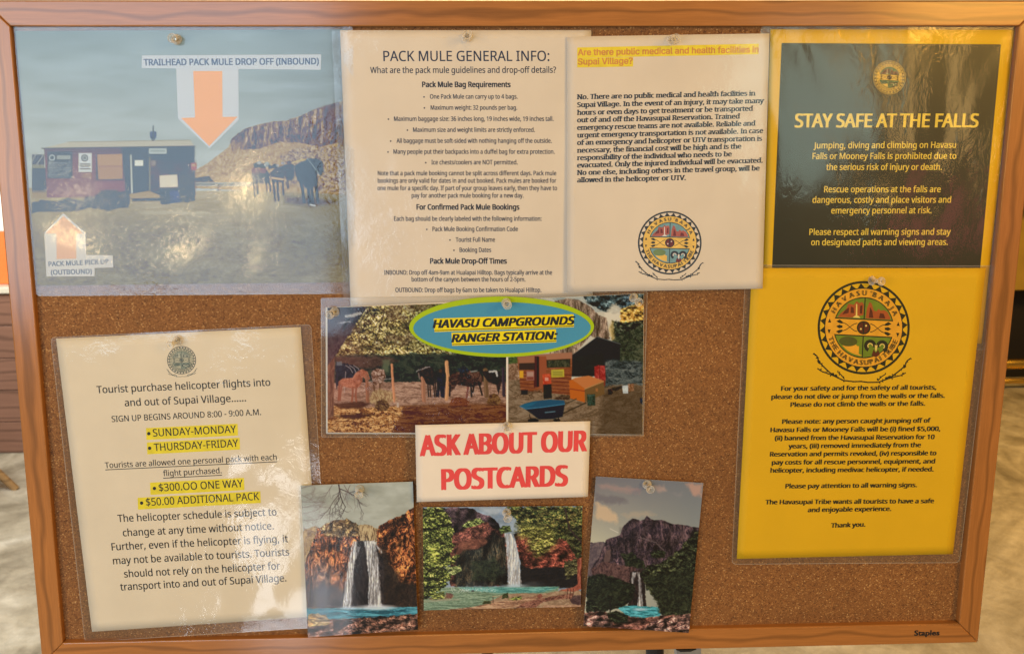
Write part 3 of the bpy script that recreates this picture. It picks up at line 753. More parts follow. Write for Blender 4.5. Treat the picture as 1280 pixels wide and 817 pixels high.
    if detail:
        arc_text(sheet, T, "HAVASU 'BAAJA", .745, 159, 21, .105, MM['ink'], root, 'upper_lettering', bold=.012, off=.00021)
        arc_text(sheet, T, "THE HAVASUPAI TRIBE", .745, 197, 343, .105, MM['ink'], root, 'lower_lettering', flip=True, bold=.012, off=.00021)
    else:
        arc_text(sheet, T, "HAVASU 'BAAJA", .745, 150, 30, .12, MM['ink'], root, 'upper_lettering', bold=.02, off=.00021)
        arc_text(sheet, T, "THE HAVASUPAI TRIBE", .745, 200, 340, .12, MM['ink'], root, 'lower_lettering', flip=True, bold=.02, off=.00021)
    if branches:
        st = []
        def stroke(p, w_):
            for (xa, ya), (xb, yb) in zip(p[:-1], p[1:]):
                d = math.hypot(xb - xa, yb - ya) + 1e-6; nx, ny = -(yb - ya) / d * w_, (xb - xa) / d * w_
                st.append([(xa - nx, ya - ny), (xb - nx, yb - ny), (xb + nx, yb + ny), (xa + nx, ya + ny)])
        for sx in (-1, 1):
            main = [(sx * x, y) for x, y in ((1.06, -.60), (.98, -.66), (.93, -.78), (.80, -.90), (.68, -1.0), (.55, -1.08), (.38, -1.15), (.15, -1.165), (-.02, -1.15))]
            low = [(sx * x, y) for x, y in ((.96, -.92), (.86, -.98), (.72, -1.02), (.55, -1.08))]
            tw = [(sx * x, y) for x, y in ((.52, -.97), (.44, -1.03), (.36, -1.12))]
            for q, w_ in ((main, .014), (low, .012), (tw, .011)): stroke(q, w_)
            rng = random.Random(3)
            for q in (main[:-2], low, tw):
                for (xa, ya), (xb, yb) in zip(q[:-1], q[1:]):
                    for k in range(3):
                        f = rng.random(); x, y = xa + (xb - xa) * f, ya + (yb - ya) * f; an = rng.uniform(0, 6.28); l_ = rng.uniform(.03, .055)
                        st.append([(x, y), (x + math.cos(an - .5) * l_ * .6, y + math.sin(an - .5) * l_ * .6), (x + math.cos(an) * l_, y + math.sin(an) * l_), (x + math.cos(an + .5) * l_ * .6, y + math.sin(an + .5) * l_ * .6)])
            for bx, by in ((.93, -.78), (.55, -1.06), (.62, -1.03)):
                st.append([(sx * bx + .035 * math.cos(t), by + .035 * math.sin(t)) for t in np.linspace(0, 5.6, 8)])
        P(st, 'ink', 'branches', .00010, root)
    return root

# ================================================================== 1. trailhead poster
def centre(q): q = np.array(q, float); return q.mean(0)
def sheet_thing(name, sh, quad, label, cat, group=None):
    c = centre(quad); p = sh.w(np.array([c[0]]), np.array([c[1]]))[0]
    return empty(name, p, label, cat, group)
QT = [(19, 39), (434, 37), (437, 352.5), (47, 357)]
ST = Sheet(QT, 0, lift=(.0003, .0003, .0006, .0004), bow=.0004, wave=.00015)
T_ = sheet_thing('poster', ST, QT, 'laminated trailhead photo poster with orange arrows showing the pack mule drop off', 'poster', 'laminated notices pinned to the cork')
FT = [(15, 33.5), (441, 31.5), (445, 367), (45, 370)]
film_quad(ST, FT, 'backing_film', M_MARGIN, T_, -.00035); rim(ST, FT, T_, -.0002)
VT = (.085, .135, .20)
def paint_trail(c):
    s = c.frame(0, 0, 1.)
    t = np.clip((s.y - 40) / 160, 0, 1)[..., None]; g = np.clip((s.x - 20) / 400, 0, 1)[..., None]
    sky = (np.array([136, 160, 168.]) * (1 - t) + np.array([168, 178, 174.]) * t) * (1 - .25 * g) + np.array([158, 176, 186.]) * .25 * g
    n = fbm(s.x / 60, s.y / 12, 4, 4)[..., None]; sky = sky + (n - .5) * 26
    s.c = np.clip(sky / 255, 0, 1)
    gr = s.tex(3.2, 1.6, [(116, 116, 112), (140, 136, 124), (156, 150, 136)], 8, .3, .7, 4, .85, emb=0, fine=.7)
    far = np.array([172, 158, 134.]) / 255; q = sstep(300, 238, s.y)[..., None] * .75
    blot = sstep(.35, .7, fbm(s.x / 50, s.y / 16, 77, 3))[..., None]
    gr = (gr * (1 - q) + far * q) * (.97 + .05 * blot)
    s.put(sstep(237, 240, s.y + 4 * (s.x < 50)), gr)
    s.put(sstep(352, 300, s.y) * sstep(300, 430, s.x) * .25, (90, 110, 125))
    k = 5.105; s.frame(240, 110, k)
    s.rough([(20, 525), (100, 480), (230, 380), (260, 320), (330, 265), (420, 235), (520, 215), (600, 210), (700, 175), (800, 130), (960, 85), (1010, 75), (1010, 680), (600, 665), (20, 640)],
            [(150, 128, 104), (176, 152, 122), (190, 168, 138)], 9, 7, warp=4, ws=24, lo=.3, hi=.7, g=.8)
    s.rough([(250, 400), (245, 335), (262, 318), (330, 265), (420, 235), (520, 215), (600, 210), (700, 175), (800, 130), (960, 85), (1010, 75), (1010, 380), (930, 350), (820, 375), (700, 350), (560, 345), (420, 390)],
            [(98, 90, 92), (136, 118, 104), (158, 138, 118)], 10, 30, warp=7, ws=26, lo=.3, hi=.68, g=.75, crev=.16)
    s.rough([(820, 120), (930, 92), (930, 260), (850, 280)], [(88, 84, 96), (130, 115, 108)], 12, 30, a=.6, warp=10, seed=8)
    s.rough([(560, 420), (700, 380), (1010, 360), (1010, 670), (820, 660), (600, 620)], [(96, 88, 78), (160, 142, 116), (196, 176, 148)], 7, 6, a=.8, warp=20, ws=50, seed=13, lo=.35, hi=.65, g=.9)
    for i, yy in enumerate((250, 290)): s.line([(330, yy + 20), (520, yy - 25), (900, yy - 95)], 3, (110, 98, 90), .5, warp=4)
    s.rough([(20, 575), (110, 560), (140, 600), (20, 602)], [(58, 66, 60), (96, 96, 80)], 8, 6, seed=5)
    s.rect(20, 602, 385, 626, (150, 156, 154)); s.rect(20, 612, 385, 617, (104, 112, 114)); s.rect(165, 620, 182, 655, (98, 104, 106))
    s.poly([(590, 690), (790, 700), (940, 730), (760, 760), (590, 735)], (96, 100, 104), .75, soft=14)
    dk = [(22, 30, 38), (44, 52, 60)]
    # left and middle pack mules with their loads
    s.rough([(378, 548), (392, 520), (480, 528), (505, 560), (490, 610), (395, 612)], [(54, 44, 48), (92, 66, 62)], 12, 12, warp=4)
    for a_, b_, w_ in (((392, 600), (402, 692), 10), ((408, 600), (420, 682), 9), ((492, 600), (500, 660), 9), ((470, 600), (478, 655), 7)): s.line([a_, (a_[0] + (b_[0] - a_[0]) * .5 + 4, (a_[1] + b_[1]) / 2), b_], w_, (58, 46, 46))
    s.rough([(498, 540), (530, 515), (600, 488), (640, 486), (655, 530), (650, 580), (610, 592), (590, 560), (585, 600), (510, 602)], [(62, 44, 44), (104, 74, 62)], 14, 14, warp=4)
    for a_, b_, w_ in (((520, 595), (530, 718), 14), ((545, 595), (552, 716), 13), ((578, 590), (584, 680), 11), ((610, 585), (616, 636), 7)): s.line([a_, b_], w_, (60, 48, 48))
    s.line([(512, 574), (578, 584)], 14, (186, 160, 132))
    for (x_, y_, r_, c_) in ((412, 496, 20, (40, 44, 50)), (428, 480, 14, (176, 184, 186)), (450, 500, 20, (34, 42, 48)), (478, 490, 20, (150, 166, 170)), (500, 505, 14, (36, 46, 54)), (530, 500, 18, (60, 84, 92)), (545, 496, 8, (190, 196, 196)), (405, 530, 26, (132, 46, 50)), (455, 530, 22, (140, 48, 48)), (620, 478, 15, (120, 52, 70)), (580, 480, 12, (160, 160, 166)), (642, 500, 12, (40, 44, 58))):
        s.rough([(x_ - r_, y_ - r_ * .5), (x_, y_ - r_), (x_ + r_, y_ - r_ * .4), (x_ + r_ * .8, y_ + r_ * .7), (x_ - r_ * .8, y_ + r_ * .7)], [tuple(v * .8 for v in c_), c_], 8, 8, warp=4, ws=7, seed=int(x_))
    # near black mule
    s.rough([(655, 500), (700, 470), (740, 462), (780, 480), (800, 540), (800, 600), (770, 640), (740, 650), (700, 610), (670, 590)], dk, 20, 20, warp=5, seed=22)
    s.rough([(715, 470), (740, 448), (800, 452), (832, 470), (838, 530), (825, 560), (795, 540), (740, 500)], [(24, 46, 58), (46, 78, 88)], 14, 14, warp=6, seed=24)
    s.line([(640, 478), (690, 462), (720, 458)], 12, (186, 164, 126), warp=3)
    s.line([(735, 448), (790, 520), (812, 552)], 5, (178, 186, 184), .8)
    s.line([(820, 470), (820, 560)], 4, (140, 150, 150), .6)
    for p_, w_ in (([(690, 590), (705, 640), (716, 735)], 17), ([(742, 640), (748, 690), (750, 742)], 19), ([(765, 640), (768, 690), (772, 745)], 15), ([(790, 590), (796, 660), (804, 728)], 17), ([(768, 660), (764, 705)], 8)): s.line(p_, w_, (34, 42, 52), warp=2)
    s.line([(752, 744), (784, 750)], 9, (190, 190, 180)); s.line([(712, 742), (738, 745)], 7, (150, 140, 130))
    s.line([(612, 520), (622, 560), (636, 585)], 12, (34, 40, 52)); s.line([(600, 600), (612, 645)], 5, (60, 50, 50))
    # trading post
    k = 5.105; s.frame(40, 110, k)
    s.poly([(0, 425), (78, 425), (78, 490), (0, 490)], (86, 92, 96)); s.line([(0, 470), (22, 428)], 5, (160, 164, 160)); s.line([(30, 488), (72, 428)], 5, (160, 164, 160))
    s.rect(0, 490, 80, 512, (128, 132, 126)); s.rect(0, 512, 100, 655, (62, 72, 80)); s.rect(0, 655, 90, 668, (120, 118, 112)); s.rect(0, 668, 100, 705, (150, 136, 116))
    s.poly([(78, 385), (580, 375), (600, 700), (95, 700)], (124, 102, 90))
    stripes = .5 + .5 * np.sin(s.x * 2 * np.pi / 13); m = s.mask([(78, 385), (580, 375), (600, 700), (95, 700)]); s.put(m * stripes * .38, (142, 114, 104)); s.put(m * sstep(470, 380, s.y) * .5, (84, 84, 96))
    s.rect(410, 588, 600, 690, (134, 98, 88), .7)
    s.poly([(575, 375), (1035, 370), (1040, 705), (600, 705)], (74, 80, 96)); m = s.mask([(700, 440), (1035, 470), (1040, 640), (760, 660)], soft=20); s.put(m * .8, s.tex(30, 9, [(80, 74, 90), (122, 84, 84)], 5))
    m = s.mask([(800, 375), (1035, 375), (1035, 700), (800, 700)]); s.put(m * (.5 + .5 * np.sin(s.y * 2 * np.pi / 15)) * .16, (40, 52, 70))
    s.rect(575, 375, 1035, 432, (52, 70, 92), .75, soft=12)
    s.poly([(230, 345), (1010, 333), (1038, 372), (62, 386)], (176, 172, 156)); s.line([(62, 386), (1038, 372)], 7, (84, 90, 92)); s.line([(230, 345), (1010, 333)], 3, (128, 124, 112))
    s.rect(98, 405, 258, 577, (74, 84, 90)); s.ell(128, 445, 20, 20, (170, 178, 176)); s.ell(128, 445, 13, 13, (80, 92, 96)); s.rect(158, 430, 246, 456, (166, 174, 172), .75)
    nn = hsh(np.floor(s.x / 5), np.floor(s.y / 11), 3); m = s.mask([(105, 468), (252, 468), (252, 568), (105, 568)]) * (np.mod(s.y, 11) < 6) * (nn > .35); s.put(m * .75, (176, 182, 178))
    s.rect(297, 415, 382, 537, (188, 192, 188)); s.ell(336, 447, 22, 22, (74, 84, 92)); s.ell(336, 447, 15, 15, (176, 182, 178)); s.ell(336, 447, 9, 9, (84, 94, 100))
    for yy in (487, 500, 517): s.rect(307, yy - 4, 372, yy + 3, (92, 98, 102), .9)
    s.rect(320, 545, 380, 575, (160, 132, 124), .6)
    s.rect(408, 418, 585, 590, (92, 66, 64)); s.poly([(415, 424), (576, 420), (580, 580), (424, 584)], (172, 140, 118)); s.line([(420, 500), (578, 500)], 3, (128, 98, 84)); m = s.mask([(424, 500), (578, 500), (580, 580), (426, 582)]); s.put(m * (np.mod(s.x, 16) < 3) * .6, (128, 98, 84))
    s.rect(640, 425, 750, 665, (50, 78, 92)); s.poly([(625, 425), (636, 425), (645, 672), (632, 672)], (172, 176, 166)); s.rect(745, 440, 757, 655, (150, 150, 142), .7); s.rect(655, 460, 710, 498, (206, 206, 190))
    s.rect(745, 385, 860, 421, (168, 178, 174)); s.rect(758, 396, 846, 408, (126, 142, 146), .7)
    s.rect(762, 462, 790, 498, (136, 130, 132)); s.poly([(813, 558), (926, 552), (932, 632), (816, 636)], (204, 194, 172))
    s.rect(940, 552, 1036, 622, (52, 56, 62)); nn = hsh(np.floor(s.x / 4), np.floor(s.y / 9), 5); m = s.mask([(946, 558), (1030, 558), (1030, 616), (946, 616)]) * (np.mod(s.y, 13) < 6) * (nn > .5); s.put(m * .55, (176, 170, 150))
    s.rect(1014, 478, 1050, 524, (168, 110, 84)); s.rect(1020, 486, 1044, 500, (186, 176, 160), .6)
    s.rect(753, 278, 794, 320, (66, 100, 140)); s.rect(770, 238, 777, 340, (60, 76, 96)); s.rect(762, 320, 785, 330, (60, 80, 108))
    s.poly([(600, 682), (745, 655), (830, 690), (830, 702), (640, 706)], (160, 142, 122)); s.poly([(640, 706), (830, 702), (820, 720), (640, 722)], (64, 66, 72))
    bag = [(34, 40, 48), (62, 68, 74), (120, 122, 116)]
    for p_, sd in (([(0, 730), (60, 715), (150, 725), (230, 705), (330, 720), (360, 760), (300, 785), (150, 790), (0, 790)], 41), ([(320, 720), (350, 692), (400, 690), (440, 655), (520, 650), (560, 665), (600, 655), (625, 700), (615, 760), (540, 768), (480, 785), (430, 770), (360, 765)], 42), ([(815, 690), (850, 678), (880, 690), (880, 742), (820, 744)], 43), ([(935, 650), (960, 618), (1020, 612), (1045, 660), (1040, 715), (1000, 728), (940, 725)], 44)):
        s.rough(p_, bag, 16, 12, warp=8, ws=14, seed=sd, lo=.3, hi=.8, g=.8)
    s.line([(430, 690), (490, 720), (560, 690)], 5, (130, 132, 126), .7, warp=5); s.line([(520, 660), (580, 720)], 4, (110, 116, 116), .7, warp=4)
    s.rough([(0, 745), (60, 735), (90, 770), (0, 800)], [(50, 78, 100), (80, 100, 116)], 10, 10, warp=5)
    s.rough([(877, 660), (905, 648), (938, 655), (944, 730), (880, 736)], [(26, 84, 136), (48, 112, 158)], 16, 16, warp=3)
    s.poly([(680, 792), (760, 782), (1100, 790), (1120, 800), (1100, 806), (700, 806)], (204, 190, 158), .35, soft=8, warp=8)
print_grid(ST, QT, .72, paint_trail, 'photo_print', T_, VT, desat=.16, gam=1.0)
# cut-out cards pasted over it
def card(sh, pts, name, mtl, par, off, thick=.0003):
    V, F = tess(pts); P = sh.w(V[:, 0], V[:, 1], off); n = len(P); B = P + np.array([0, thick, 0])
    cnt = {}
    for f in F:
        for e in zip(f, f[1:] + f[:1]): cnt[e] = 1
    S = [(a, b_, b_ + n, a + n) for (a, b_) in cnt if (b_, a) not in cnt]
    return mesh(name, np.concatenate([P, B]), F + [tuple(i + n for i in f)[::-1] for f in F] + S, mtl, par)
M_CARD = paper('pasted_white_card', ink((196, 200, 202), VT))
M_ARROW = paper('orange_arrow_print', ink((232, 172, 134), VT))
M_ARROW2 = paper('tan_arrow_print', ink((206, 150, 100), (.05, .05, .05)))
M_CARD2 = paper('pasted_cream_card', ink((196, 180, 156), (.06, .06, .06)))
card(ST, [(220, 84), (298, 84), (298.3, 150), (262, 185.5), (222.5, 148.5)], 'arrow_card', M_CARD, T_, .00036)
card(ST, [(177.5, 69.5), (401.5, 68.3), (400.8, 87.5), (177, 85.4)], 'title_strip', M_CARD, T_, .00070)
card(ST, [(241.5, 89), (277.8, 89), (278.2, 146.3), (297, 146), (261.6, 182.6), (226.5, 147.6), (243.8, 147)], 'down_arrow', M_ARROW, T_, .00045, .00005)
write(ST, 'TRAILHEAD PACK MULE DROP OFF (INBOUND)', (180, 82), (398.3, 80.6), 7.9, inkm((30, 52, 84)), T_, bold=.36, name='poster_title', off=.0008)
card(ST, [(55.3, 291), (79.2, 266.5), (107, 291), (107.6, 318.6), (140.8, 319.2), (141.6, 334.2), (118.2, 335), (118, 345.2), (58, 345.5)], 'pick_up_card', M_CARD2, T_, .00036)
card(ST, [(57.3, 291.5), (79.3, 270), (103.5, 291.5), (95, 292), (95.3, 323.3), (70.8, 323.8), (70.4, 292)], 'up_arrow', M_ARROW2, T_, .00045, .00005)
write(ST, 'PACK MULE PICK UP', (61, 332.8), (135.7, 329.6), 5.7, inkm((70, 70, 74)), T_, bold=.25, name='pick_up_lettering', off=.0005)
write(ST, '(OUTBOUND)', (64, 343.3), (114.8, 341.9), 5.9, inkm((70, 70, 74)), T_, bold=.25, name='pick_up_lettering', off=.0005)
film_quad(ST, FT, 'clear_film', M_FILM_T, T_, .0013, 60, 60)

# ================================================================== 2. helicopter notice
QH = [(70, 423), (376, 408.5), (401, 769.5), (115, 789)]
SH = Sheet(QH, 0, lift=(.0002, .0006, .0022, .0018), bow=.0010, wave=.0003, ph=1.)
H_ = sheet_thing('notice', SH, QH, 'cream laminated notice about tourist helicopter flights with yellow highlighted lines', 'notice', 'laminated notices pinned to the cork')
FH = [(63, 421.5), (389, 405), (412, 783), (106, 802)]
film_quad(SH, FH, 'backing_film', M_MARGIN, H_, -.00035); rim(SH, FH, H_, -.0002)
lay(SH, QH, 26, 30, 'paper', M_CREAM, H_)
HL = inkm((228, 196, 30))
for (l, r, h) in (((183.5, 546), (297, 540.5), 14.5), ((184.5, 564), (299.5, 558), 14.5), ((188.5, 614.5), (305, 608.5), 15), ((173, 633), (325.5, 624.7), 14.5)):
    pxpoly(SH, [(l[0] - 1, l[1] - h * .78), (r[0], r[1] - h * .78), (r[0] + .5, r[1] + h * .24), (l[0] - .4, l[1] + h * .24)], 'highlight', HL, H_, .0001)
for tx, l, r, cp, bl in (('Tourist purchase helicopter flights into', (121.4, 491.3), (338, 481.8), 9., None), ('and out of Supai Village......', (156.2, 507.5), (307.5, 501.2), 9., None),
        ('SIGN UP BEGINS AROUND 8:00 - 9:00 A.M.', (140, 527.1), (326.3, 518.3), 7.4, None), ('SUNDAY-MONDAY', (191.6, 545.2), (295.3, 540.4), 9.2, (186, 541.6, 2.2)),
        ('THURSDAY-FRIDAY', (193, 563.4), (298, 557.8), 9.2, (187, 559.8, 2.2)), ('Tourists are allowed one personal pack with each', (131.6, 584.7), (346, 574.3), 7.1, None),
        ('flight purchased.', (204.3, 594.8), (277, 591), 7.1, None), ('$300.OO ONE WAY', (199, 613.7), (303.8, 608.2), 9.3, (193, 610, 2.2)), ('$50.00 ADDITIONAL PACK', (183, 631.8), (324, 624.2), 9.3, (177, 628.3, 2.2)),
        ('The helicopter schedule is subject to', (147.6, 652), (345.8, 643.6), 9., None), ('change at any time without notice.', (154, 669.8), (342.3, 661), 9., None),
        ('Further, even if the helicopter is flying, it', (140, 687.4), (360, 677), 9., None), ('may not be available to tourists. Tourists', (141.7, 704.8), (361.6, 693.6), 9., None),
        ('should not rely on the helicopter for', (155.6, 721.2), (350.3, 711), 9., None), ('transport into and out of Supai Village.', (150.8, 737.5), (358, 726), 9., None)):
    write(SH, tx, l, r, cp, M_INK, H_, bold=.10 if cp > 8 else .06, bullet=bl, res=3)
def under(sh, l, r, par, w_=.9, off=.0002, mtl=None): pxpoly(sh, [(l[0], l[1]), (r[0], r[1]), (r[0], r[1] + w_), (l[0], l[1] + w_)], 'underline', mtl or M_INK, par, off)
under(SH, (131.6, 586.4), (346.5, 576.2), H_); under(SH, (204, 596.8), (277.5, 593), H_)
PALG = dict(ink=(66, 74, 66), band=(176, 160, 124), field=(128, 130, 106), field2=(96, 100, 82), rock=(150, 142, 116), rock2=(92, 94, 80), white=(206, 190, 150))
seal(SH, 227, 450, 18, 17.6, H_, PALG, True, (-.03, -1))
film_quad(SH, FH, 'clear_film', M_FILM_H, H_, .0008, 50, 60)

# ================================================================== 3. pack mule information sheet
Q2 = [(425, 38), (739, 38), (741, 370), (438.5, 386)]
S2 = Sheet(Q2, 1, lift=(.0002, .0002, .0002, .0002), bow=.0006, wave=.0002, ph=2.)
I_ = sheet_thing('notice', S2, Q2, 'white sheet headed PACK MULE GENERAL INFO with centred black paragraphs', 'notice', 'laminated notices pinned to the cork')
F2 = [(414.5, 38.5), (741, 37), (741.5, 371), (429.5, 373)]
film_quad(S2, F2, 'backing_film', M_MARGIN, I_, -.00030, rc=2)
lay(S2, Q2, 26, 30, 'paper', M_PAPER, I_)
NV = inkm((52, 54, 66))
write(S2, 'PACK MULE GENERAL INFO:', (479.5, 76.6), (686.6, 76.4), 12.6, inkm((30, 40, 62)), I_, bold=.12, name='heading', res=3)
write(S2, 'What are the pack mule guidelines and drop-off details?', (463, 91.6), (695, 91.2), 7.6, inkm((30, 38, 56)), I_, bold=.1, name='heading', res=2)
for tx, l, r, y_ in (('Pack Mule Bag Requirements', 528, 638, 109), ('For Confirmed Pack Mule Bookings', 521, 649, 262), ('Pack Mule Drop-Off Times', 538, 633.3, 329.4)):
    write(S2, tx, (l, y_), (r, y_), 6.6, inkm((24, 30, 44)), I_, bold=.32, name='heading')
for tx, l, r, y_, bx in (('One Pack Mule can carry up to 4 bags.', 537.6, 647, 123.5, 530), ('Maximum weight: 32 pounds per bag.', 538.5, 646.4, 137.3, 530.5),
        ('Maximum baggage size: 36 inches long, 19 inches wide, 19 inches tall.', 492.7, 691.8, 151.3, 485.5), ('Maximum size and weight limits are strictly enforced.', 516.5, 668.5, 165, 509.3),
        ('All baggage must be soft-sided with nothing hanging off the outside.', 495.8, 689.6, 178.7, 488.3), ('Many people put their backpacks into a duffel bag for extra protection.', 492, 693.2, 192.3, 485),
        ('Ice chests/coolers are NOT permitted.', 539.4, 647, 205.6, 532.2), ('Note that a pack mule booking cannot be split across different days. Pack mule', 472.4, 695.3, 219.2, None),
        ('bookings are only valid for dates in and out booked. Pack mules are booked for', 472.4, 695.3, 228.5, None), ('one mule for a specific day. If part of your group leaves early, then they have to', 472, 696.3, 237.8, None),
        ('pay for another pack mule booking for a new day.', 514.7, 654.3, 247, None), ('Each bag should be clearly labeled with the following information:', 492.7, 676.8, 276, None),
        ('Pack Mule Booking Confirmation Code', 540.7, 647.3, 288.9, 533.5), ('Tourist Full Name', 569.8, 618.7, 302.2, 562.4), ('Booking Dates', 574.6, 613.8, 315, 567.4),
        ('INBOUND: Drop off 4am-9am at Hualapai Hilltop. Bags typically arrive at the', 480.4, 690, 343.2, None), ('bottom of the canyon between the hours of 2-5pm.', 514.7, 656.6, 351.7, None),
        ('OUTBOUND: Drop off bags by 6am to be taken to Hualapai Hilltop.', 494.4, 676.6, 365, None)):
    write(S2, tx, (l, y_), (r, y_), 5.5, NV, I_, bold=.12, bullet=None if bx is None else (bx, y_ - 2.2, 1.0))
film_quad(S2, F2, 'clear_film', M_FILM, I_, .0007, rc=2)

# ================================================================== 4. medical facilities sheet
Q3 = [(709, 46), (962, 42), (953.2, 360.6), (709, 365.3)]
S3 = Sheet(Q3, 2, lift=(.0006, .0010, .0042, .0022), bow=.0009, wave=.0004, ph=3.)
D_ = sheet_thing('notice', S3, Q3, 'white sheet on medical facilities with bold slab lettering and a round seal below', 'notice')
lay(S3, Q3, 26, 30, 'paper', M_PAPER, D_)
HL3 = inkm((236, 198, 48))
pxpoly(S3, [(721.5, 59.6), (948.5, 54.8), (948.3, 68), (721.5, 72.6)], 'highlight', HL3, D_, .0001)
pxpoly(S3, [(721.5, 72.7), (791.5, 71.6), (791.3, 83.4), (721.5, 84.6)], 'highlight', HL3, D_, .0001)
M_OR = inkm((212, 134, 66))
write(S3, 'Are there public medical and health facilities in', (722.5, 69.4), (948, 65.6), 7.6, M_OR, D_, f=GROT, bold=.34, name='heading')
write(S3, 'Supai Village?', (722.5, 81), (790.6, 79.8), 7.6, M_OR, D_, f=GROT, bold=.34, name='heading')
BL3 = inkm((34, 46, 58))
ylr = [(236.5, 226), (259, 247), (281, 269), (302, 291), (323.5, 311), (345, 332), (366, 354), (388, 376), (409, 398), (430, 416), (451, 438), (472, 465)]
for i, (tx, xr_) in enumerate((('No. There are no public medical and health facilities in', 553), ('Supai Village. In the event of an injury, it may take many', 578), ('hours or even days to get treatment or be transported', 546),
        ('out of and off the Havasupai Reservation. Trained', 509), ('emergency rescue teams are not available. Reliable and', 553), ('urgent emergency transportation is not available. In case', 575),
        ('of an emergency and helicopter or UTV transportation is', 572), ('necessary, the financial cost will be high and is the', 513), ('responsibility of the individual who needs to be', 486),
        ('evacuated. Only the injured individual will be evacuated.', 574), ('No one else, including others in the travel group, will be', 565), ('allowed in the helicopter or UTV.', 356))):
    write(S3, tx, (721.7, 20 + ylr[i][0] / 2.268), (700 + xr_ / 2.268, 20 + ylr[i][1] / 2.268), 6.1, BL3, D_, bold=.40, slab=True, shear=.02, vbold=.05)
PALW = dict(ink=(48, 56, 62), band=(232, 180, 88), field=(118, 150, 146), field2=(112, 128, 84), rock=(172, 92, 80), rock2=(112, 52, 56), white=(226, 204, 184))
seal(S3, 837.2, 303.5, 39.8, 39.6, D_, PALW, True, (.02, -1))
film_quad(S3, Q3, 'clear_film', M_FILM, D_, .0007, rc=1)

# ================================================================== 5. stay safe poster
QS = [(963, 37), (1268.5, 37.5), (1227, 429.5), (951, 431)]
SS = Sheet(QS, 0, lift=(.0002, .0002, .0002, .0002), bow=.0004, wave=.0002, ph=4.)
F_ = sheet_thing('poster', SS, QS, 'yellow bordered dark green poster reading STAY SAFE AT THE FALLS', 'poster', 'laminated notices pinned to the cork')
FS = [(951, 33), (1273.5, 33), (1233, 437), (940, 438)]
film_quad(SS, FS, 'backing_film', M_MARGIN, F_, -.00035); rim(SS, FS, F_, -.0002)
lay(SS, QS, 26, 30, 'paper', M_YELLOW, F_)
m, nt, b = mat('dark_green_print'); v = mapping(nt, (1, 1, 1))
nt.links.new(ramp(nt, noise(nt, v, 9, 4), [(.3, (.018, .020, .012)), (.7, (.030, .033, .020))]), b.inputs['Base Color']); b.inputs['Roughness'].default_value = .4; M_DG = m
pxpoly(SS, [(977, 54), (1251.3, 55.6), (1222, 370), (963.5, 372)], 'dark_panel', M_DG, F_, .0001)
YT = inkm((236, 190, 66))
write(SS, 'STAY SAFE AT THE FALLS', (994, 159.2), (1221.8, 159), 16.8, YT, F_, f=SANS, bold=.85, vbold=.3, name='poster_title', res=4)
for tx, l, r, y0_, y1_ in (('Jumping, diving and climbing on Havasu', 1017, 1194.6, 185.6, 184.8), ('Falls or Mooney Falls is prohibited due to', 1015.6, 1195, 199, 198.6), ('the serious risk of injury or death.', 1032.8, 1177, 212.6, 212.4),
        ('Rescue operations at the falls are', 1030.2, 1175.6, 240.4, 240.2), ('dangerous, costly and place visitors and', 1015.6, 1188.4, 253.6, 253.3), ('emergency personnel at risk.', 1039, 1164.2, 266.9, 266.5),
        ('Please respect all warning signs and stay', 1011.7, 1188, 293.7, 293.3), ('on designated paths and viewing areas.', 1013.9, 1184.5, 306.5, 306.1)):
    write(SS, tx, (l, y0_), (r, y1_), 7.7, YT, F_, bold=.16, res=3)
PALD = dict(ink=(50, 46, 26), band=(216, 164, 62), field=(96, 110, 60), field2=(70, 84, 50), rock=(130, 84, 50), rock2=(70, 44, 30), white=(206, 176, 110))
a = np.linspace(0, 2 * np.pi, 40, False)
pxpoly(SS, np.stack([1111.8 + 20.2 * np.cos(a), 97 - 21 * np.sin(a)], 1), 'seal_ground', inkm((214, 164, 66)), F_, .00013)
class Off:
    def __init__(s, b, d): s.b = b; s.d = d
    def w(s, px, py, off=0.): return s.b.w(px, py, off + s.d)
seal(Off(SS, .00008), 1111.8, 97, 19.6, 20.4, F_, PALD, True, (.06, -1), branches=False)
film_quad(SS, FS, 'clear_film', M_FILM_S, F_, .0007, 50, 60)

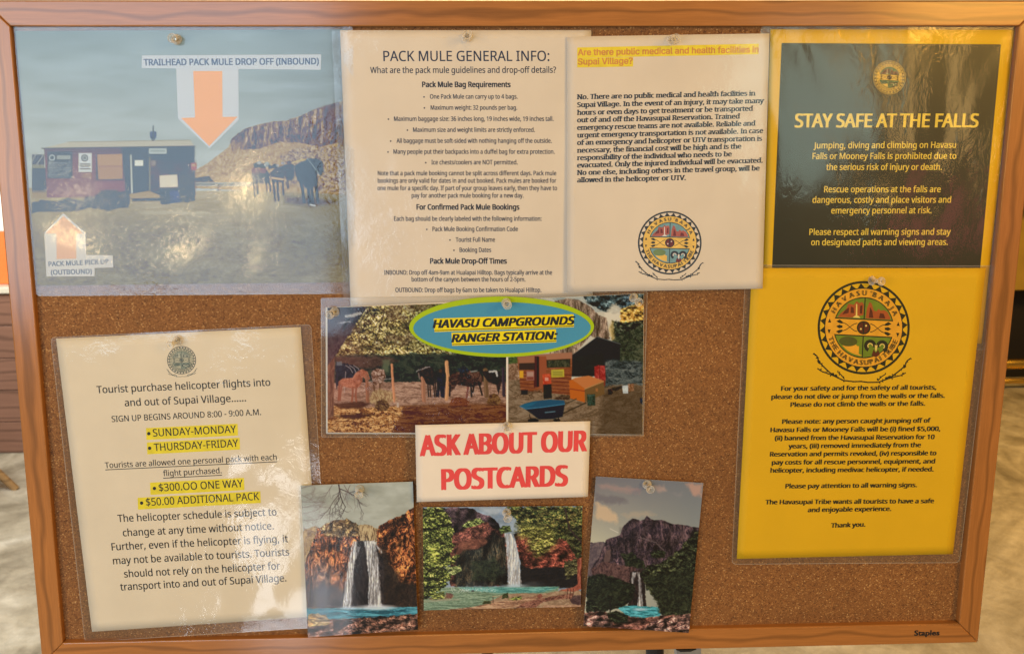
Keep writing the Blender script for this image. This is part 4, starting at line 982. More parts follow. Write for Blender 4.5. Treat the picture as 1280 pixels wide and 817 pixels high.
# ================================================================== 6. yellow safety notice
QY = [(940, 335), (1232.3, 335), (1191.2, 692), (921, 698)]
SY = Sheet(QY, 1, lift=(.0003, .0003, .0010, .0008), bow=.0008, wave=.0003, ph=5.)
Y_ = sheet_thing('notice', SY, QY, 'plain yellow safety notice with a large round seal above bold black paragraphs', 'notice', 'laminated notices pinned to the cork')
FY = [(932, 331), (1243.5, 332), (1199.5, 703), (914.5, 705)]
film_quad(SY, FY, 'backing_film', M_MARGIN, Y_, -.00035); rim(SY, FY, Y_, -.0002)
lay(SY, QY, 26, 30, 'paper', M_YELLOW, Y_)
for tx, l, r, y_ in (('For your safety and for the safety of all tourists,', 976.7, 1170, 487.4), ('please do not dive or jump from the walls or the falls.', 964.5, 1180.6, 497.7), ('Please do not climb the walls or the falls.', 988.3, 1156, 507.5),
        ('Please note: any person caught jumping off of', 978, 1162.8, 528.7), ('Havasu Falls or Mooney Falls will be (i) fined $5,000,', 963.3, 1175, 539.1), ('(ii) banned from the Havasupai Reservation for 10', 968.8, 1167.7, 549.3),
        ('years, (iii) removed immediately from the', 985.8, 1150.7, 559.3), ('Reservation and permits revoked, (iv) responsible to', 962.7, 1170, 569.4), ('pay costs for all rescue personnel, equipment, and', 965, 1168.4, 579.6),
        ('helicopter, including medivac helicopter, if needed.', 963.3, 1166.5, 589.6), ('Please pay attention to all warning signs.', 982, 1145.8, 609.2), ('The Havasupai Tribe wants all tourists to have a safe', 957, 1167, 629.2),
        ('and enjoyable experience.', 1010, 1113.6, 638.9), ('Thank you.', 1039, 1081.3, 658.4)):
    write(SY, tx, (l, y_ + .7), (r, y_ - .9), 5.6, M_INK, Y_, f=SANS, bold=.46, vbold=.08)
PALY = dict(ink=(40, 38, 18), band=(232, 156, 34), field=(112, 124, 26), field2=(84, 82, 26), rock=(168, 78, 28), rock2=(92, 38, 16), white=(232, 190, 90))
seal(SY, 1079.6, 409.4, 57.6, 58.3, Y_, PALY, True, (.05, -1))
film_quad(SY, FY, 'clear_film', M_FILM, Y_, .0007)

# ================================================================== 7. ranger station collage
QR = [(407, 384.2), (805, 366.5), (803.6, 543.4), (407.6, 541.8)]
SR = Sheet(QR, 2, lift=(.0003, .0003, .0012, .0012), bow=.0006, wave=.0003, ph=6.)
R_ = sheet_thing('photo_collage', SR, QR, 'laminated pair of ranger station photographs under a blue oval label', 'photo collage', 'laminated notices pinned to the cork')
FR = [(401, 372.5), (809.5, 364.5), (804.5, 545.2), (401.5, 546.3)]
film_quad(SR, FR, 'backing_film', M_MARGIN, R_, -.00030, rc=2); rim(SR, FR, R_, -.0002, rc=2)
VR = (.03, .03, .032)
def foliage_bg(s, x0, y0, x1, y1, cols, sc, seed): s.rough([(x0, y0), (x1, y0), (x1, y1), (x0, y1)], cols, sc, sc, warp=0, seed=seed, lo=.3, hi=.72, o=4, g=.85, emb=.4, fine=1.0)
def paint_horses(c):
    s = c.frame(400, 370, 4.667)
    s.c[:] = np.array([60, 56, 50.]) / 255
    foliage_bg(s, 0, 0, 1110, 380, [(74, 54, 44), (122, 98, 56), (168, 142, 66), (212, 184, 98), (236, 212, 138)], 20, 11)
    c1 = fbm(s.x / 46, s.y / 34, 500, 4, .65); c2 = fbm(s.x / 46, s.y / 34 - .35, 500, 4, .65)
    f = np.clip(1.0 + 1.5 * (c1 - c2) + 1.2 * (c1 - .5), .45, 1.5)
    s.c = np.where((s.y < 380)[..., None], np.clip(s.c * f[..., None], 0, 1), s.c)
    s.put(sstep(420, 700, s.x) * sstep(400, 200, s.y) * .6, s.tex(20, 16, [(44, 54, 42), (96, 100, 60), (120, 120, 70)], 12))
    m = sstep(.52, .66, fbm(s.x / 70, s.y / 60, 91, 3)) * sstep(380, 250, s.y); s.put(m * .45, (108, 76, 66))
    s.twigs(380, 60, 1.9, 240, 7, (88, 64, 54), 3, random.Random(4)); s.twigs(300, 60, 2.4, 200, 6, (88, 66, 54), 3, random.Random(8)); s.twigs(560, 70, 2.0, 180, 5, (80, 64, 50), 3, random.Random(5))
    s.rough([(60, 345), (1110, 330), (1110, 520), (60, 520)], [(34, 44, 46), (56, 66, 60), (78, 80, 66)], 26, 18, warp=16, ws=30, seed=15, soft=8)
    s.rough([(70, 350), (400, 350), (460, 380), (300, 420), (110, 400)], [(86, 58, 54), (120, 82, 70)], 16, 14, a=.7, warp=14, seed=16, soft=10)
    s.poly([(365, 370), (410, 370), (400, 440), (370, 440)], (112, 118, 84), .7, soft=6, warp=5)
    s.rough([(30, 505), (480, 500), (1110, 500), (1110, 820), (30, 820)], [(136, 96, 76), (172, 124, 98), (196, 148, 118)], 34, 10, warp=5, seed=17)
    s.rough([(470, 640), (700, 628), (1110, 624), (1110, 820), (400, 820), (440, 700)], [(98, 54, 34), (130, 76, 48), (148, 92, 60)], 40, 8, warp=8, ws=40, seed=18, soft=10)
    s.rough([(30, 630), (240, 650), (480, 640), (470, 700), (400, 820), (30, 820)], [(96, 54, 38), (166, 100, 54), (216, 146, 80), (232, 176, 104)], 18, 8, warp=10, ws=40, seed=19, soft=6, g=.85)
    s.rough([(75, 630), (230, 612), (300, 625), (240, 655), (120, 655)], [(82, 52, 44), (104, 66, 52)], 20, 8, warp=6, soft=6); s.rough([(80, 700), (230, 680), (330, 690), (200, 720)], [(82, 50, 36), (100, 62, 44)], 20, 6, warp=8, soft=6)
    s.rough([(30, 60), (280, 60), (232, 128), (160, 240), (96, 340), (30, 440)], [(48, 40, 52), (74, 62, 70), (92, 76, 76)], 22, 50, warp=5, seed=21)
    s.rough([(55, 150), (130, 90), (180, 80), (100, 260), (60, 350)], [(88, 76, 74), (70, 60, 68)], 14, 50, a=.6, warp=8, seed=22)
    s.line([(150, 118), (190, 112), (215, 104), (236, 100)], 16, (190, 176, 150), .8, warp=8); s.line([(110, 155), (180, 150)], 6, (180, 168, 146), .8, warp=8)
    s.rough([(34, 420), (86, 350), (80, 700), (34, 720)], [(96, 62, 54), (150, 100, 74)], 16, 70, warp=4, seed=23)
    # saddles, ridden horse, standing horse
    s.rough([(92, 380), (190, 400), (240, 430), (230, 470), (160, 500), (92, 530)], [(20, 34, 50), (36, 56, 74)], 18, 18, warp=6, seed=24); s.rect(96, 382, 128, 404, (130, 146, 148), .6, warp=3)
    for xx in (150, 172, 196): s.line([(xx, 404), (xx + 26, 420), (xx + 40, 446)], 3.5, (190, 180, 170), .8)
    s.line([(150, 440), (142, 560)], 4, (190, 176, 160), .7); s.line([(100, 440), (98, 540)], 5, (40, 50, 66))
    hb = [(150, 78, 56), (190, 108, 76), (212, 134, 96)]
    s.rough([(108, 500), (130, 480), (190, 476), (206, 448), (246, 424), (276, 440), (292, 482), (274, 492), (250, 470), (246, 500), (226, 532), (190, 540), (128, 524)], hb, 30, 24, warp=2, seed=25)
    for p_, w_ in (([(114, 505), (112, 560), (108, 604)], 13), ([(128, 520), (120, 570), (118, 604)], 9), ([(192, 530), (190, 580), (186, 612)], 12), ([(212, 530), (208, 580), (212, 612)], 11)): s.line(p_, w_, (158, 88, 64))
    s.rough([(300, 440), (330, 422), (376, 430), (384, 470), (360, 520), (350, 500), (320, 520), (300, 480)], [(104, 66, 52), (152, 106, 84), (196, 160, 136)], 12, 12, warp=5, seed=26)
    for p_ in ([(312, 500), (318, 560)], [(350, 510), (348, 556)], [(360, 490), (372, 480)]): s.line(p_, 9, (110, 72, 54))
    s.rough([(286, 604), (300, 560), (350, 540), (420, 556), (452, 600), (400, 626), (300, 625)], [(150, 104, 66), (206, 170, 108)], 6, 12, a=.75, warp=12, seed=27, soft=6)
    for p_, w_, c_ in (([(272, 462), (278, 612)], 20, (150, 92, 66)), ([(418, 398), (424, 480), (434, 612)], 13, (206, 128, 84)), ([(598, 440), (606, 610)], 24, (168, 108, 78)), ([(738, 385), (746, 480), (738, 600)], 20, (206, 140, 88)), ([(876, 440), (856, 590)], 11, (128, 74, 66)), ([(964, 430), (972, 580)], 26, (122, 88, 62)), ([(1068, 422), (1072, 578)], 18, (70, 58, 66))):
        s.line(p_, w_, c_, warp=3, ws=20); s.line([(x_ - w_ * .25, y_) for x_, y_ in p_], w_ * .3, tuple(min(255, v * 1.25) for v in c_), .7, warp=3, ws=20)
    s.line([(280, 500), (330, 490), (420, 480)], 5, (200, 170, 150), .6, warp=4)
    dk = [(30, 30, 36), (56, 46, 48), (84, 64, 56)]
    s.rough([(565, 440), (590, 412), (640, 404), (665, 430), (680, 480), (660, 520), (620, 510), (600, 470), (575, 470)], dk, 14, 14, warp=5, seed=31)
    s.line([(562, 438), (620, 414), (640, 412)], 5, (196, 176, 160), .8, warp=4); s.line([(575, 450), (580, 480)], 7, (176, 140, 120), .7)
    for x_ in (628, 640, 662, 672): s.line([(x_, 500), (x_ + 6, 585)], 7, (50, 40, 44))
    s.rough([(684, 450), (700, 430), (722, 440), (732, 500), (726, 595), (706, 590), (700, 540), (694, 592), (680, 585)], [(20, 34, 56), (34, 50, 74)], 14, 18, warp=3, seed=32); s.ell(703, 436, 9, 11, (90, 64, 54))
    s.rough([(752, 470), (790, 442), (870, 446), (930, 440), (948, 480), (940, 520), (880, 528), (800, 516), (764, 560), (752, 570)], [(48, 34, 36), (92, 60, 52), (120, 84, 70)], 22, 18, warp=4, seed=33)
    for p_ in ([(760, 520), (756, 580)], [(880, 510), (884, 585)], [(925, 500), (946, 575)], [(900, 510), (892, 560)]): s.line(p_, 10, (54, 38, 38))
    s.rough([(800, 420), (850, 412), (870, 436), (820, 452)], [(34, 44, 60), (60, 70, 84)], 10, 10, warp=6); s.line([(880, 440), (915, 436)], 6, (176, 160, 146), .8, warp=3)
    s.rough([(940, 440), (1000, 430), (1050, 440), (1060, 500), (1040, 580), (1030, 520), (980, 500)], [(44, 38, 40), (70, 56, 56)], 16, 16, warp=4, seed=34); s.line([(990, 440), (1026, 436), (1034, 466)], 10, (206, 196, 180), .9, warp=4)
    for x0_, y0_, x1_, y1_, cc in ((318, 598, 408, 664, [(84, 56, 38), (150, 108, 70)]), (752, 588, 872, 642, [(110, 56, 38), (150, 84, 56)]), (972, 564, 1058, 634, [(88, 58, 36), (150, 106, 66)])):
        s.rough([(x0_, y1_ - 14), (x0_ + 14, y0_ + 14), (x0_ + 45, y0_), (x1_ - 22, y0_ + 8), (x1_, y1_ - 26), (x1_ - 16, y1_), (x0_ + 20, y1_)], cc, 14, 9, warp=4, seed=int(x0_), g=.8)
        s.line([(x0_ - 4, y1_ + 2), (x1_ + 6, y1_ + 2)], 5, (70, 42, 32), .6, warp=3)
    s.rect(448, 620, 460, 648, (206, 176, 150), .8)
    s.put(sstep(300, 60, np.hypot(s.x - 90, (s.y - 420) * .8)) * .22, (214, 110, 90))
def paint_station(c):
    s = c.frame(625, 365, 4.953)
    s.c[:] = np.array([206, 190, 160.]) / 255
    s.rough([(40, 20), (1000, 0), (1000, 140), (700, 120), (40, 140)], [(150, 158, 150), (200, 190, 166)], 40, 20, warp=0, seed=2)
    s.leaves([(500, 0), (900, 0), (900, 120), (760, 100), (700, 140), (620, 110), (540, 70)], [(50, 66, 70), (86, 104, 106), (130, 146, 140)], 26, .62, seed=5)
    s.poly([(650, 130), (700, 70), (750, 90), (770, 170), (700, 200), (640, 170)], (226, 206, 172), .85, soft=8, warp=14)
    s.leaves([(750, 100), (900, 60), (900, 230), (740, 210)], [(150, 100, 44), (220, 164, 66), (238, 200, 110)], 22, .75, seed=6)
    s.leaves([(690, 170), (760, 190), (900, 170), (900, 600), (680, 560), (690, 300)], [(40, 46, 38), (70, 76, 60), (108, 106, 84)], 20, .80, seed=7)
    s.rough([(700, 260), (900, 200), (900, 460), (690, 460)], [(46, 54, 46), (74, 82, 66), (104, 104, 80)], 22, 18, a=.85, warp=22, ws=30, seed=8, soft=8, g=.8)
    s.poly([(672, 220), (700, 170), (710, 290), (690, 300)], (222, 178, 96), .7, soft=6, warp=8)
    s.rough([(340, 55), (420, 38), (480, 44), (560, 90), (610, 140), (660, 160), (680, 290), (640, 300), (560, 270), (430, 420), (300, 420)], [(116, 90, 74), (152, 122, 98), (174, 146, 116)], 10, 40, warp=5, seed=9, g=.75, crev=.2)
    s.rough([(40, 540), (900, 540), (900, 920), (40, 920)], [(112, 88, 66), (142, 112, 84), (156, 128, 98)], 40, 16, warp=6, seed=10)
    s.rough([(640, 600), (900, 580), (900, 920), (600, 920)], [(84, 66, 52), (110, 88, 68)], 30, 16, a=.8, warp=20, seed=11, soft=24)
    s.rough([(40, 400), (120, 400), (120, 440), (44, 450)], [(60, 76, 44), (96, 112, 66)], 10, 10, seed=12); s.rough([(40, 445), (115, 440), (118, 540), (46, 548)], [(120, 84, 62), (176, 134, 100)], 12, 10, seed=13)
    s.poly([(438, 395), (602, 274), (744, 318), (744, 424), (655, 432), (655, 520), (438, 522)], (52, 56, 60)); s.line([(600, 276), (745, 320)], 5, (96, 96, 92)); s.rough([(450, 400), (640, 380), (640, 520), (450, 520)], [(36, 40, 42), (60, 62, 60)], 30, 20, a=.7, warp=6)
    s.rough([(650, 420), (880, 430), (880, 570), (650, 580)], [(52, 60, 62), (84, 92, 90), (116, 120, 112)], 30, 14, warp=12, ws=30, seed=14, soft=8)
    # timber office
    s.poly([(106, 400), (446, 385), (446, 470), (436, 636), (128, 606)], (156, 84, 54)); s.put(s.mask([(106, 400), (446, 385), (440, 636), (128, 606)]) * .5, s.tex(50, 8, [(130, 66, 44), (180, 108, 70)], 6))
    s.poly([(112, 392), (446, 372), (446, 410), (290, 418), (286, 405), (112, 415)], (176, 112, 80)); s.rect(210, 396, 238, 588, (96, 44, 34)); s.rect(238, 396, 286, 590, (166, 84, 56)); s.rect(228, 400, 242, 585, (60, 30, 26))
    s.poly([(288, 420), (436, 412), (436, 464), (290, 468)], (62, 60, 50)); s.rough([(294, 424), (430, 418), (430, 460), (294, 464)], [(58, 62, 50), (96, 92, 70)], 10, 18, warp=0); s.rect(118, 436, 216, 480, (74, 60, 48)); s.poly([(112, 392), (214, 384), (214, 436), (116, 440)], (170, 104, 74))
    for yy in (500, 522, 545, 568, 590, 612): s.line([(122, yy - 4), (215, yy + 2)], 3.5, (92, 44, 30)); s.line([(316, yy + 6), (440, yy + 14)], 3.5, (92, 44, 30))
    s.rect(120, 486, 145, 530, (228, 160, 40)); s.rect(163, 487, 212, 546, (166, 100, 84)); s.rect(168, 494, 207, 520, (190, 150, 126), .7); s.rect(168, 526, 207, 540, (130, 60, 50), .7)
    s.poly([(317, 480), (396, 476), (398, 524), (318, 528)], (196, 172, 52)); s.rect(326, 487, 388, 518, (130, 118, 44), .6)
    for yy in (490, 500, 510): s.line([(328, yy), (386, yy - 2)], 2.5, (210, 190, 80), .8)
    s.rough([(262, 508), (312, 504), (318, 566), (266, 574)], [(196, 62, 42), (226, 92, 58)], 16, 16, warp=2); s.rect(278, 528, 300, 548, (232, 190, 160), .6); s.rough([(268, 572), (318, 568), (322, 656), (270, 662)], [(36, 40, 38), (62, 62, 54)], 12, 20, warp=2)
    s.rough([(60, 640), (260, 600), (262, 640), (180, 668), (100, 660)], [(92, 68, 52), (160, 126, 94)], 14, 8, a=.8, warp=8, seed=17, soft=4); s.rect(130, 604, 172, 634, (58, 46, 40)); s.rough([(380, 636), (440, 640), (430, 668), (330, 660)], [(70, 54, 44), (110, 86, 66)], 12, 8, warp=5)
    # red canisters, orange bin, barrels
    s.rough([(584, 462), (608, 452), (650, 455), (654, 548), (586, 530)], [(160, 48, 46), (206, 78, 70)], 16, 20, warp=2, seed=18); s.line([(617, 455), (617, 540)], 4, (110, 40, 40)); s.rect(632, 545, 652, 580, (140, 60, 50))
    s.poly([(428, 548), (448, 540), (524, 594), (526, 682), (434, 656)], (206, 100, 40)); s.line([(434, 598), (526, 612)], 5, (140, 62, 28)); s.poly([(446, 540), (466, 530), (548, 516), (642, 548), (526, 596)], (208, 118, 62)); s.poly([(526, 596), (642, 550), (648, 630), (526, 678)], (126, 92, 58)); s.line([(526, 598), (642, 552)], 4, (226, 150, 80)); s.rect(592, 595, 606, 614, (186, 110, 60), .8)
    s.rough([(538, 632), (588, 630), (590, 700), (542, 702)], [(42, 60, 52), (74, 92, 78)], 10, 30, warp=1); s.line([(538, 640), (588, 638)], 4, (100, 116, 100), .8)
    s.rough([(756, 578), (796, 576), (792, 626), (762, 626)], [(176, 178, 170), (212, 212, 200)], 14, 24, warp=1); s.rough([(792, 568), (830, 566), (828, 610), (796, 614)], [(130, 84, 56), (176, 124, 88)], 10, 12, warp=3); s.rough([(668, 600), (690, 594), (700, 620), (690, 634), (670, 632)], [(50, 36, 40), (90, 60, 60)], 8, 8, warp=3); s.rough([(866, 656), (884, 652), (884, 690), (870, 686)], [(36, 52, 70), (60, 76, 92)], 8, 8, warp=2)
    s.rough([(690, 590), (760, 580), (750, 600), (700, 612)], [(36, 36, 36), (60, 56, 50)], 10, 6, a=.8, warp=5)
    # wheelbarrow
    s.line([(395, 692), (440, 676), (472, 660)], 7, (92, 76, 60)); s.line([(372, 762), (440, 726), (532, 684)], 8, (74, 62, 50))
    s.poly([(122, 704), (160, 722), (250, 706), (392, 686), (402, 694), (388, 770), (330, 784), (240, 786), (196, 752), (170, 734)], (28, 58, 66)); s.poly([(122, 704), (150, 690), (210, 674), (310, 664), (398, 670), (402, 690), (384, 696), (260, 712), (160, 722)], (22, 92, 118)); s.line([(124, 706), (160, 722), (260, 712), (400, 692)], 4, (84, 140, 170))
    s.poly([(130, 703), (160, 690), (230, 678), (200, 700), (160, 714)], (30, 112, 138), .7, soft=4); s.line([(280, 744), (340, 738)], 5, (150, 170, 178), .7); s.line([(182, 756), (190, 792)], 5, (60, 44, 38)); s.line([(362, 760), (362, 792)], 6, (44, 34, 32)); s.ell(206, 794, 34, 14, (28, 32, 36)); s.ell(352, 792, 22, 10, (30, 30, 32))
cLx = 633.0
def ey(x, q0, q1): return q0[1] + (q1[1] - q0[1]) * (x - q0[0]) / (q1[0] - q0[0])
HL_ = [(407, 384.4), (632.4, 376.5), (632.6, 542.2), (407.6, 541.8)]
HR_ = [(635.0, 374.3), (805, 366.5), (803.6, 543.4), (635.2, 542.4)]
lay(SR, QR, 20, 12, 'print_border', M_PAPERB, R_)
print_grid(SR, [(409.2, 384.4), (632.6, 376.6), (632.8, 541.0), (409.6, 540.2)], .72, paint_horses, 'horse_photo', R_, VR)
print_grid(SR, [(635.2, 374.3), (804.6, 366.9), (803.2, 542.8), (635.4, 541.6)], .68, paint_station, 'ranger_station_photo', R_, VR)
# oval title label
def oval(cx, cy, rx, ry, p=1.75, n=90, rot=-.004):
    a = np.linspace(0, 2 * np.pi, n, False); c_, s_ = np.cos(a), np.sin(a)
    x = rx * np.sign(c_) * np.abs(c_) ** (2 / 2.0); y = ry * np.sign(s_) * np.abs(s_) ** (2 / 1.9)
    return np.stack([cx + x - y * rot, cy + y + x * rot], 1)
M_LIME = paper('lime_card', ink((172, 186, 48), VR)); M_BLUE = paper('blue_card', ink((84, 144, 160), VR)); M_HLY = paper('yellow_highlight_card', ink((244, 208, 22), VR))
card(SR, oval(627, 408.3, 115.6, 37.8), 'oval_border', M_LIME, R_, .0010, .0005)
card(SR, oval(627.5, 409.6, 110.8, 32.0), 'oval_label', M_BLUE, R_, .0014, .0003)
card(SR, [(542.2, 398), (717, 392.6), (717.4, 408.6), (543, 414.8)], 'highlight_strip', M_HLY, R_, .0017, .0002)
card(SR, [(564.4, 415.8), (695, 411.4), (695.4, 427.6), (565, 432)], 'highlight_strip', M_HLY, R_, .0017, .0002)
write(SR, 'HAVASU CAMPGROUNDS', (541.6, 409.7), (716.2, 405.2), 9.8, M_INK, R_, f=SANS, bold=.85, vbold=.35, shear=.24, name='label_lettering', off=.0018, res=3)
write(SR, 'RANGER STATION:', (565, 427.6), (694.4, 423.8), 9.8, M_INK, R_, f=SANS, bold=.85, vbold=.35, shear=.24, name='label_lettering', off=.0018, res=3)
under(SR, (542.8, 412.6), (717.2, 406.8), R_, .9, .0018); under(SR, (565, 429.9), (695, 425.6), R_, .9, .0018)
film_quad(SR, FR, 'clear_film', M_FILM_R, R_, .0023, 50, 30, rc=2)

# ================================================================== 8. postcards sign and the three postcards
QA = [(519, 531), (738, 526), (735, 620.5), (521, 627)]
SA = Sheet(QA, 5, lift=(.0005, .0005, .0040, .0030), bow=.0012, wave=.0003, ph=.4)
A_ = sheet_thing('sign', SA, QA, 'small white sign with heavy red letters reading ASK ABOUT OUR POSTCARDS', 'sign')
lay(SA, QA, 24, 14, 'paper', M_PAPER, A_)
M_RED = paper('red_print', ink((214, 66, 58)), mott=.08)
write(SA, 'ASK ABOUT OUR', (526.6, 569.4), (732, 563.2), 25.2, M_RED, A_, f=SANS, bold=1.9, vbold=.5, name='sign_lettering', res=4)
write(SA, 'POSTCARDS', (553.4, 611.6), (708, 606.6), 25.2, M_RED, A_, f=SANS, bold=1.9, vbold=.5, name='sign_lettering', res=4)

def postcard(quad, level, lift, painter, label, step=.52, ph=0., veil=(0, 0, 0), bow=.0012):
    sh = Sheet(quad, level, lift=lift, bow=bow, wave=.0003, ph=ph)
    t = sheet_thing('postcard', sh, quad, label, 'postcard', 'waterfall postcards along the bottom of the board')
    lay(sh, quad, 20, 26, 'card', M_PAPERB, t, thick=.0004)
    print_grid(sh, quad, step, painter, 'photo_print', t, veil)
    film_quad(sh, quad, 'gloss_coat', M_GLOSS, t, .00025, 24, 30, rc=1)
    return sh
def falls(s, pts, seed, a=1.):
    m = s.mask(pts, warp=5, ws=12, seed=seed, soft=3); n = fbm(s.x / 4.5, s.y / 60, seed + 3, 3, .7)
    s.put(m * (.45 + .55 * sstep(.3, .6, n)) * a, s.tex(5, 70, [(160, 146, 132), (214, 202, 190), (236, 228, 216)], seed))
def paint_p1(c):
    s = c.frame(370, 595, 3.988)
    s.c[:] = (np.array([172, 166, 140.]) + (fbm(s.x / 130, s.y / 60, 3, 4)[..., None] - .45) * 70 - sstep(200, 30, s.x)[..., None] * 16) / 255
    s.rough([(20, 290), (60, 260), (110, 250), (150, 300), (140, 400), (20, 520)], [(112, 78, 40), (176, 128, 62), (210, 164, 90)], 10, 9, warp=14, ws=20, seed=4, g=.85)
    rk = [(48, 24, 14), (122, 56, 26), (190, 92, 36), (224, 128, 56)]
    s.rough([(30, 460), (60, 380), (110, 262), (180, 225), (262, 215), (310, 252), (328, 330), (300, 660), (20, 660)], rk, 12, 20, warp=9, ws=22, seed=5, g=.8, lo=.34, hi=.7, crev=.42)
    s.rough([(110, 262), (180, 222), (262, 212), (320, 250), (320, 300), (250, 300), (150, 300)], [(86, 56, 30), (150, 112, 56), (196, 158, 92)], 10, 9, a=.9, warp=10, ws=18, seed=6, g=.8, crev=.5)
    s.rough([(310, 245), (350, 238), (410, 262), (405, 325), (320, 322)], [(96, 66, 40), (176, 136, 82), (206, 170, 110)], 8, 26, warp=6, seed=7)
    s.rough([(404, 340), (402, 290), (415, 245), (470, 215), (500, 205), (545, 180), (575, 158), (620, 140), (640, 660), (430, 660)], rk, 13, 18, warp=8, ws=20, seed=8, g=.8, lo=.36, hi=.7, crev=.42)
    s.rough([(414, 330), (450, 400), (520, 520), (620, 540), (620, 660), (420, 660)], [(24, 20, 18), (56, 40, 30)], 16, 16, a=.9, warp=22, ws=40, seed=9, soft=14)
    s.rough([(290, 330), (340, 318), (400, 340), (440, 430), (440, 660), (215, 660), (240, 560), (270, 440)], [(20, 18, 20), (46, 36, 34), (66, 50, 44)], 14, 30, warp=10, ws=24, seed=10, soft=5)
    s.rough([(50, 560), (140, 540), (240, 560), (240, 660), (50, 660)], [(32, 28, 28), (76, 54, 48)], 16, 12, a=.85, warp=14, ws=30, seed=11, soft=12)
    falls(s, [(284, 322), (308, 322), (296, 400), (284, 520), (276, 652), (232, 652), (244, 540), (262, 420)], 12); falls(s, [(338, 322), (392, 320), (410, 400), (418, 520), (430, 652), (362, 652), (360, 500), (352, 400)], 13); falls(s, [(395, 330), (420, 360), (432, 380), (424, 384), (400, 350)], 15, .7); falls(s, [(305, 345), (322, 350), (296, 420), (286, 420)], 16, .6)
    s.rough([(40, 658), (640, 648), (640, 705), (40, 712)], [(28, 84, 94), (44, 126, 138), (84, 166, 172)], 50, 5, warp=3, seed=17)
    s.ell(400, 652, 90, 13, (214, 208, 200), .85, .9); s.ell(262, 655, 50, 9, (200, 200, 196), .7, .9)
    s.rough([(40, 705), (200, 712), (360, 700), (520, 692), (640, 680), (640, 860), (40, 860)], [(44, 26, 22), (92, 52, 34), (132, 82, 58), (150, 104, 80)], 14, 7, warp=9, ws=20, seed=18, g=.85, crev=.6)
    s.leaves([(60, 690), (90, 680), (150, 690), (170, 740), (90, 750), (60, 745)], [(150, 100, 40), (212, 160, 80)], 8, .7, seed=19)
    s.put(sstep(70, 10, abs(s.x - 128 - (s.y - 560) * .03)) * sstep(350, 480, s.y) * sstep(800, 700, s.y) * .34, (150, 160, 176))  # upright bluish lamp glare, painted into the print colours
    rng = random.Random(12); s.twigs(213, 38, 1.45, 120, 6, (66, 46, 42), 4, rng); s.twigs(215, 60, .6, 110, 4.5, (74, 52, 46), 4, rng); s.twigs(215, 90, 2.1, 100, 4, (80, 58, 50), 4, rng)
    for i in range(7): s.twigs(22, 60 + i * 32, rng.uniform(-.4, .5), 85, 2.6, (120, 88, 74), 4, rng)
    for i in range(4): s.twigs(180 + i * 30, 44, rng.uniform(1.0, 2.2), 80, 2.5, (110, 80, 70), 3, rng)
postcard([(376, 606.4), (516, 601.6), (522.4, 786.4), (385, 796)], 2, (.0006, .0006, .0052, .0050), paint_p1, 'upright postcard of twin falls between orange cliffs under bare branches', ph=.7)
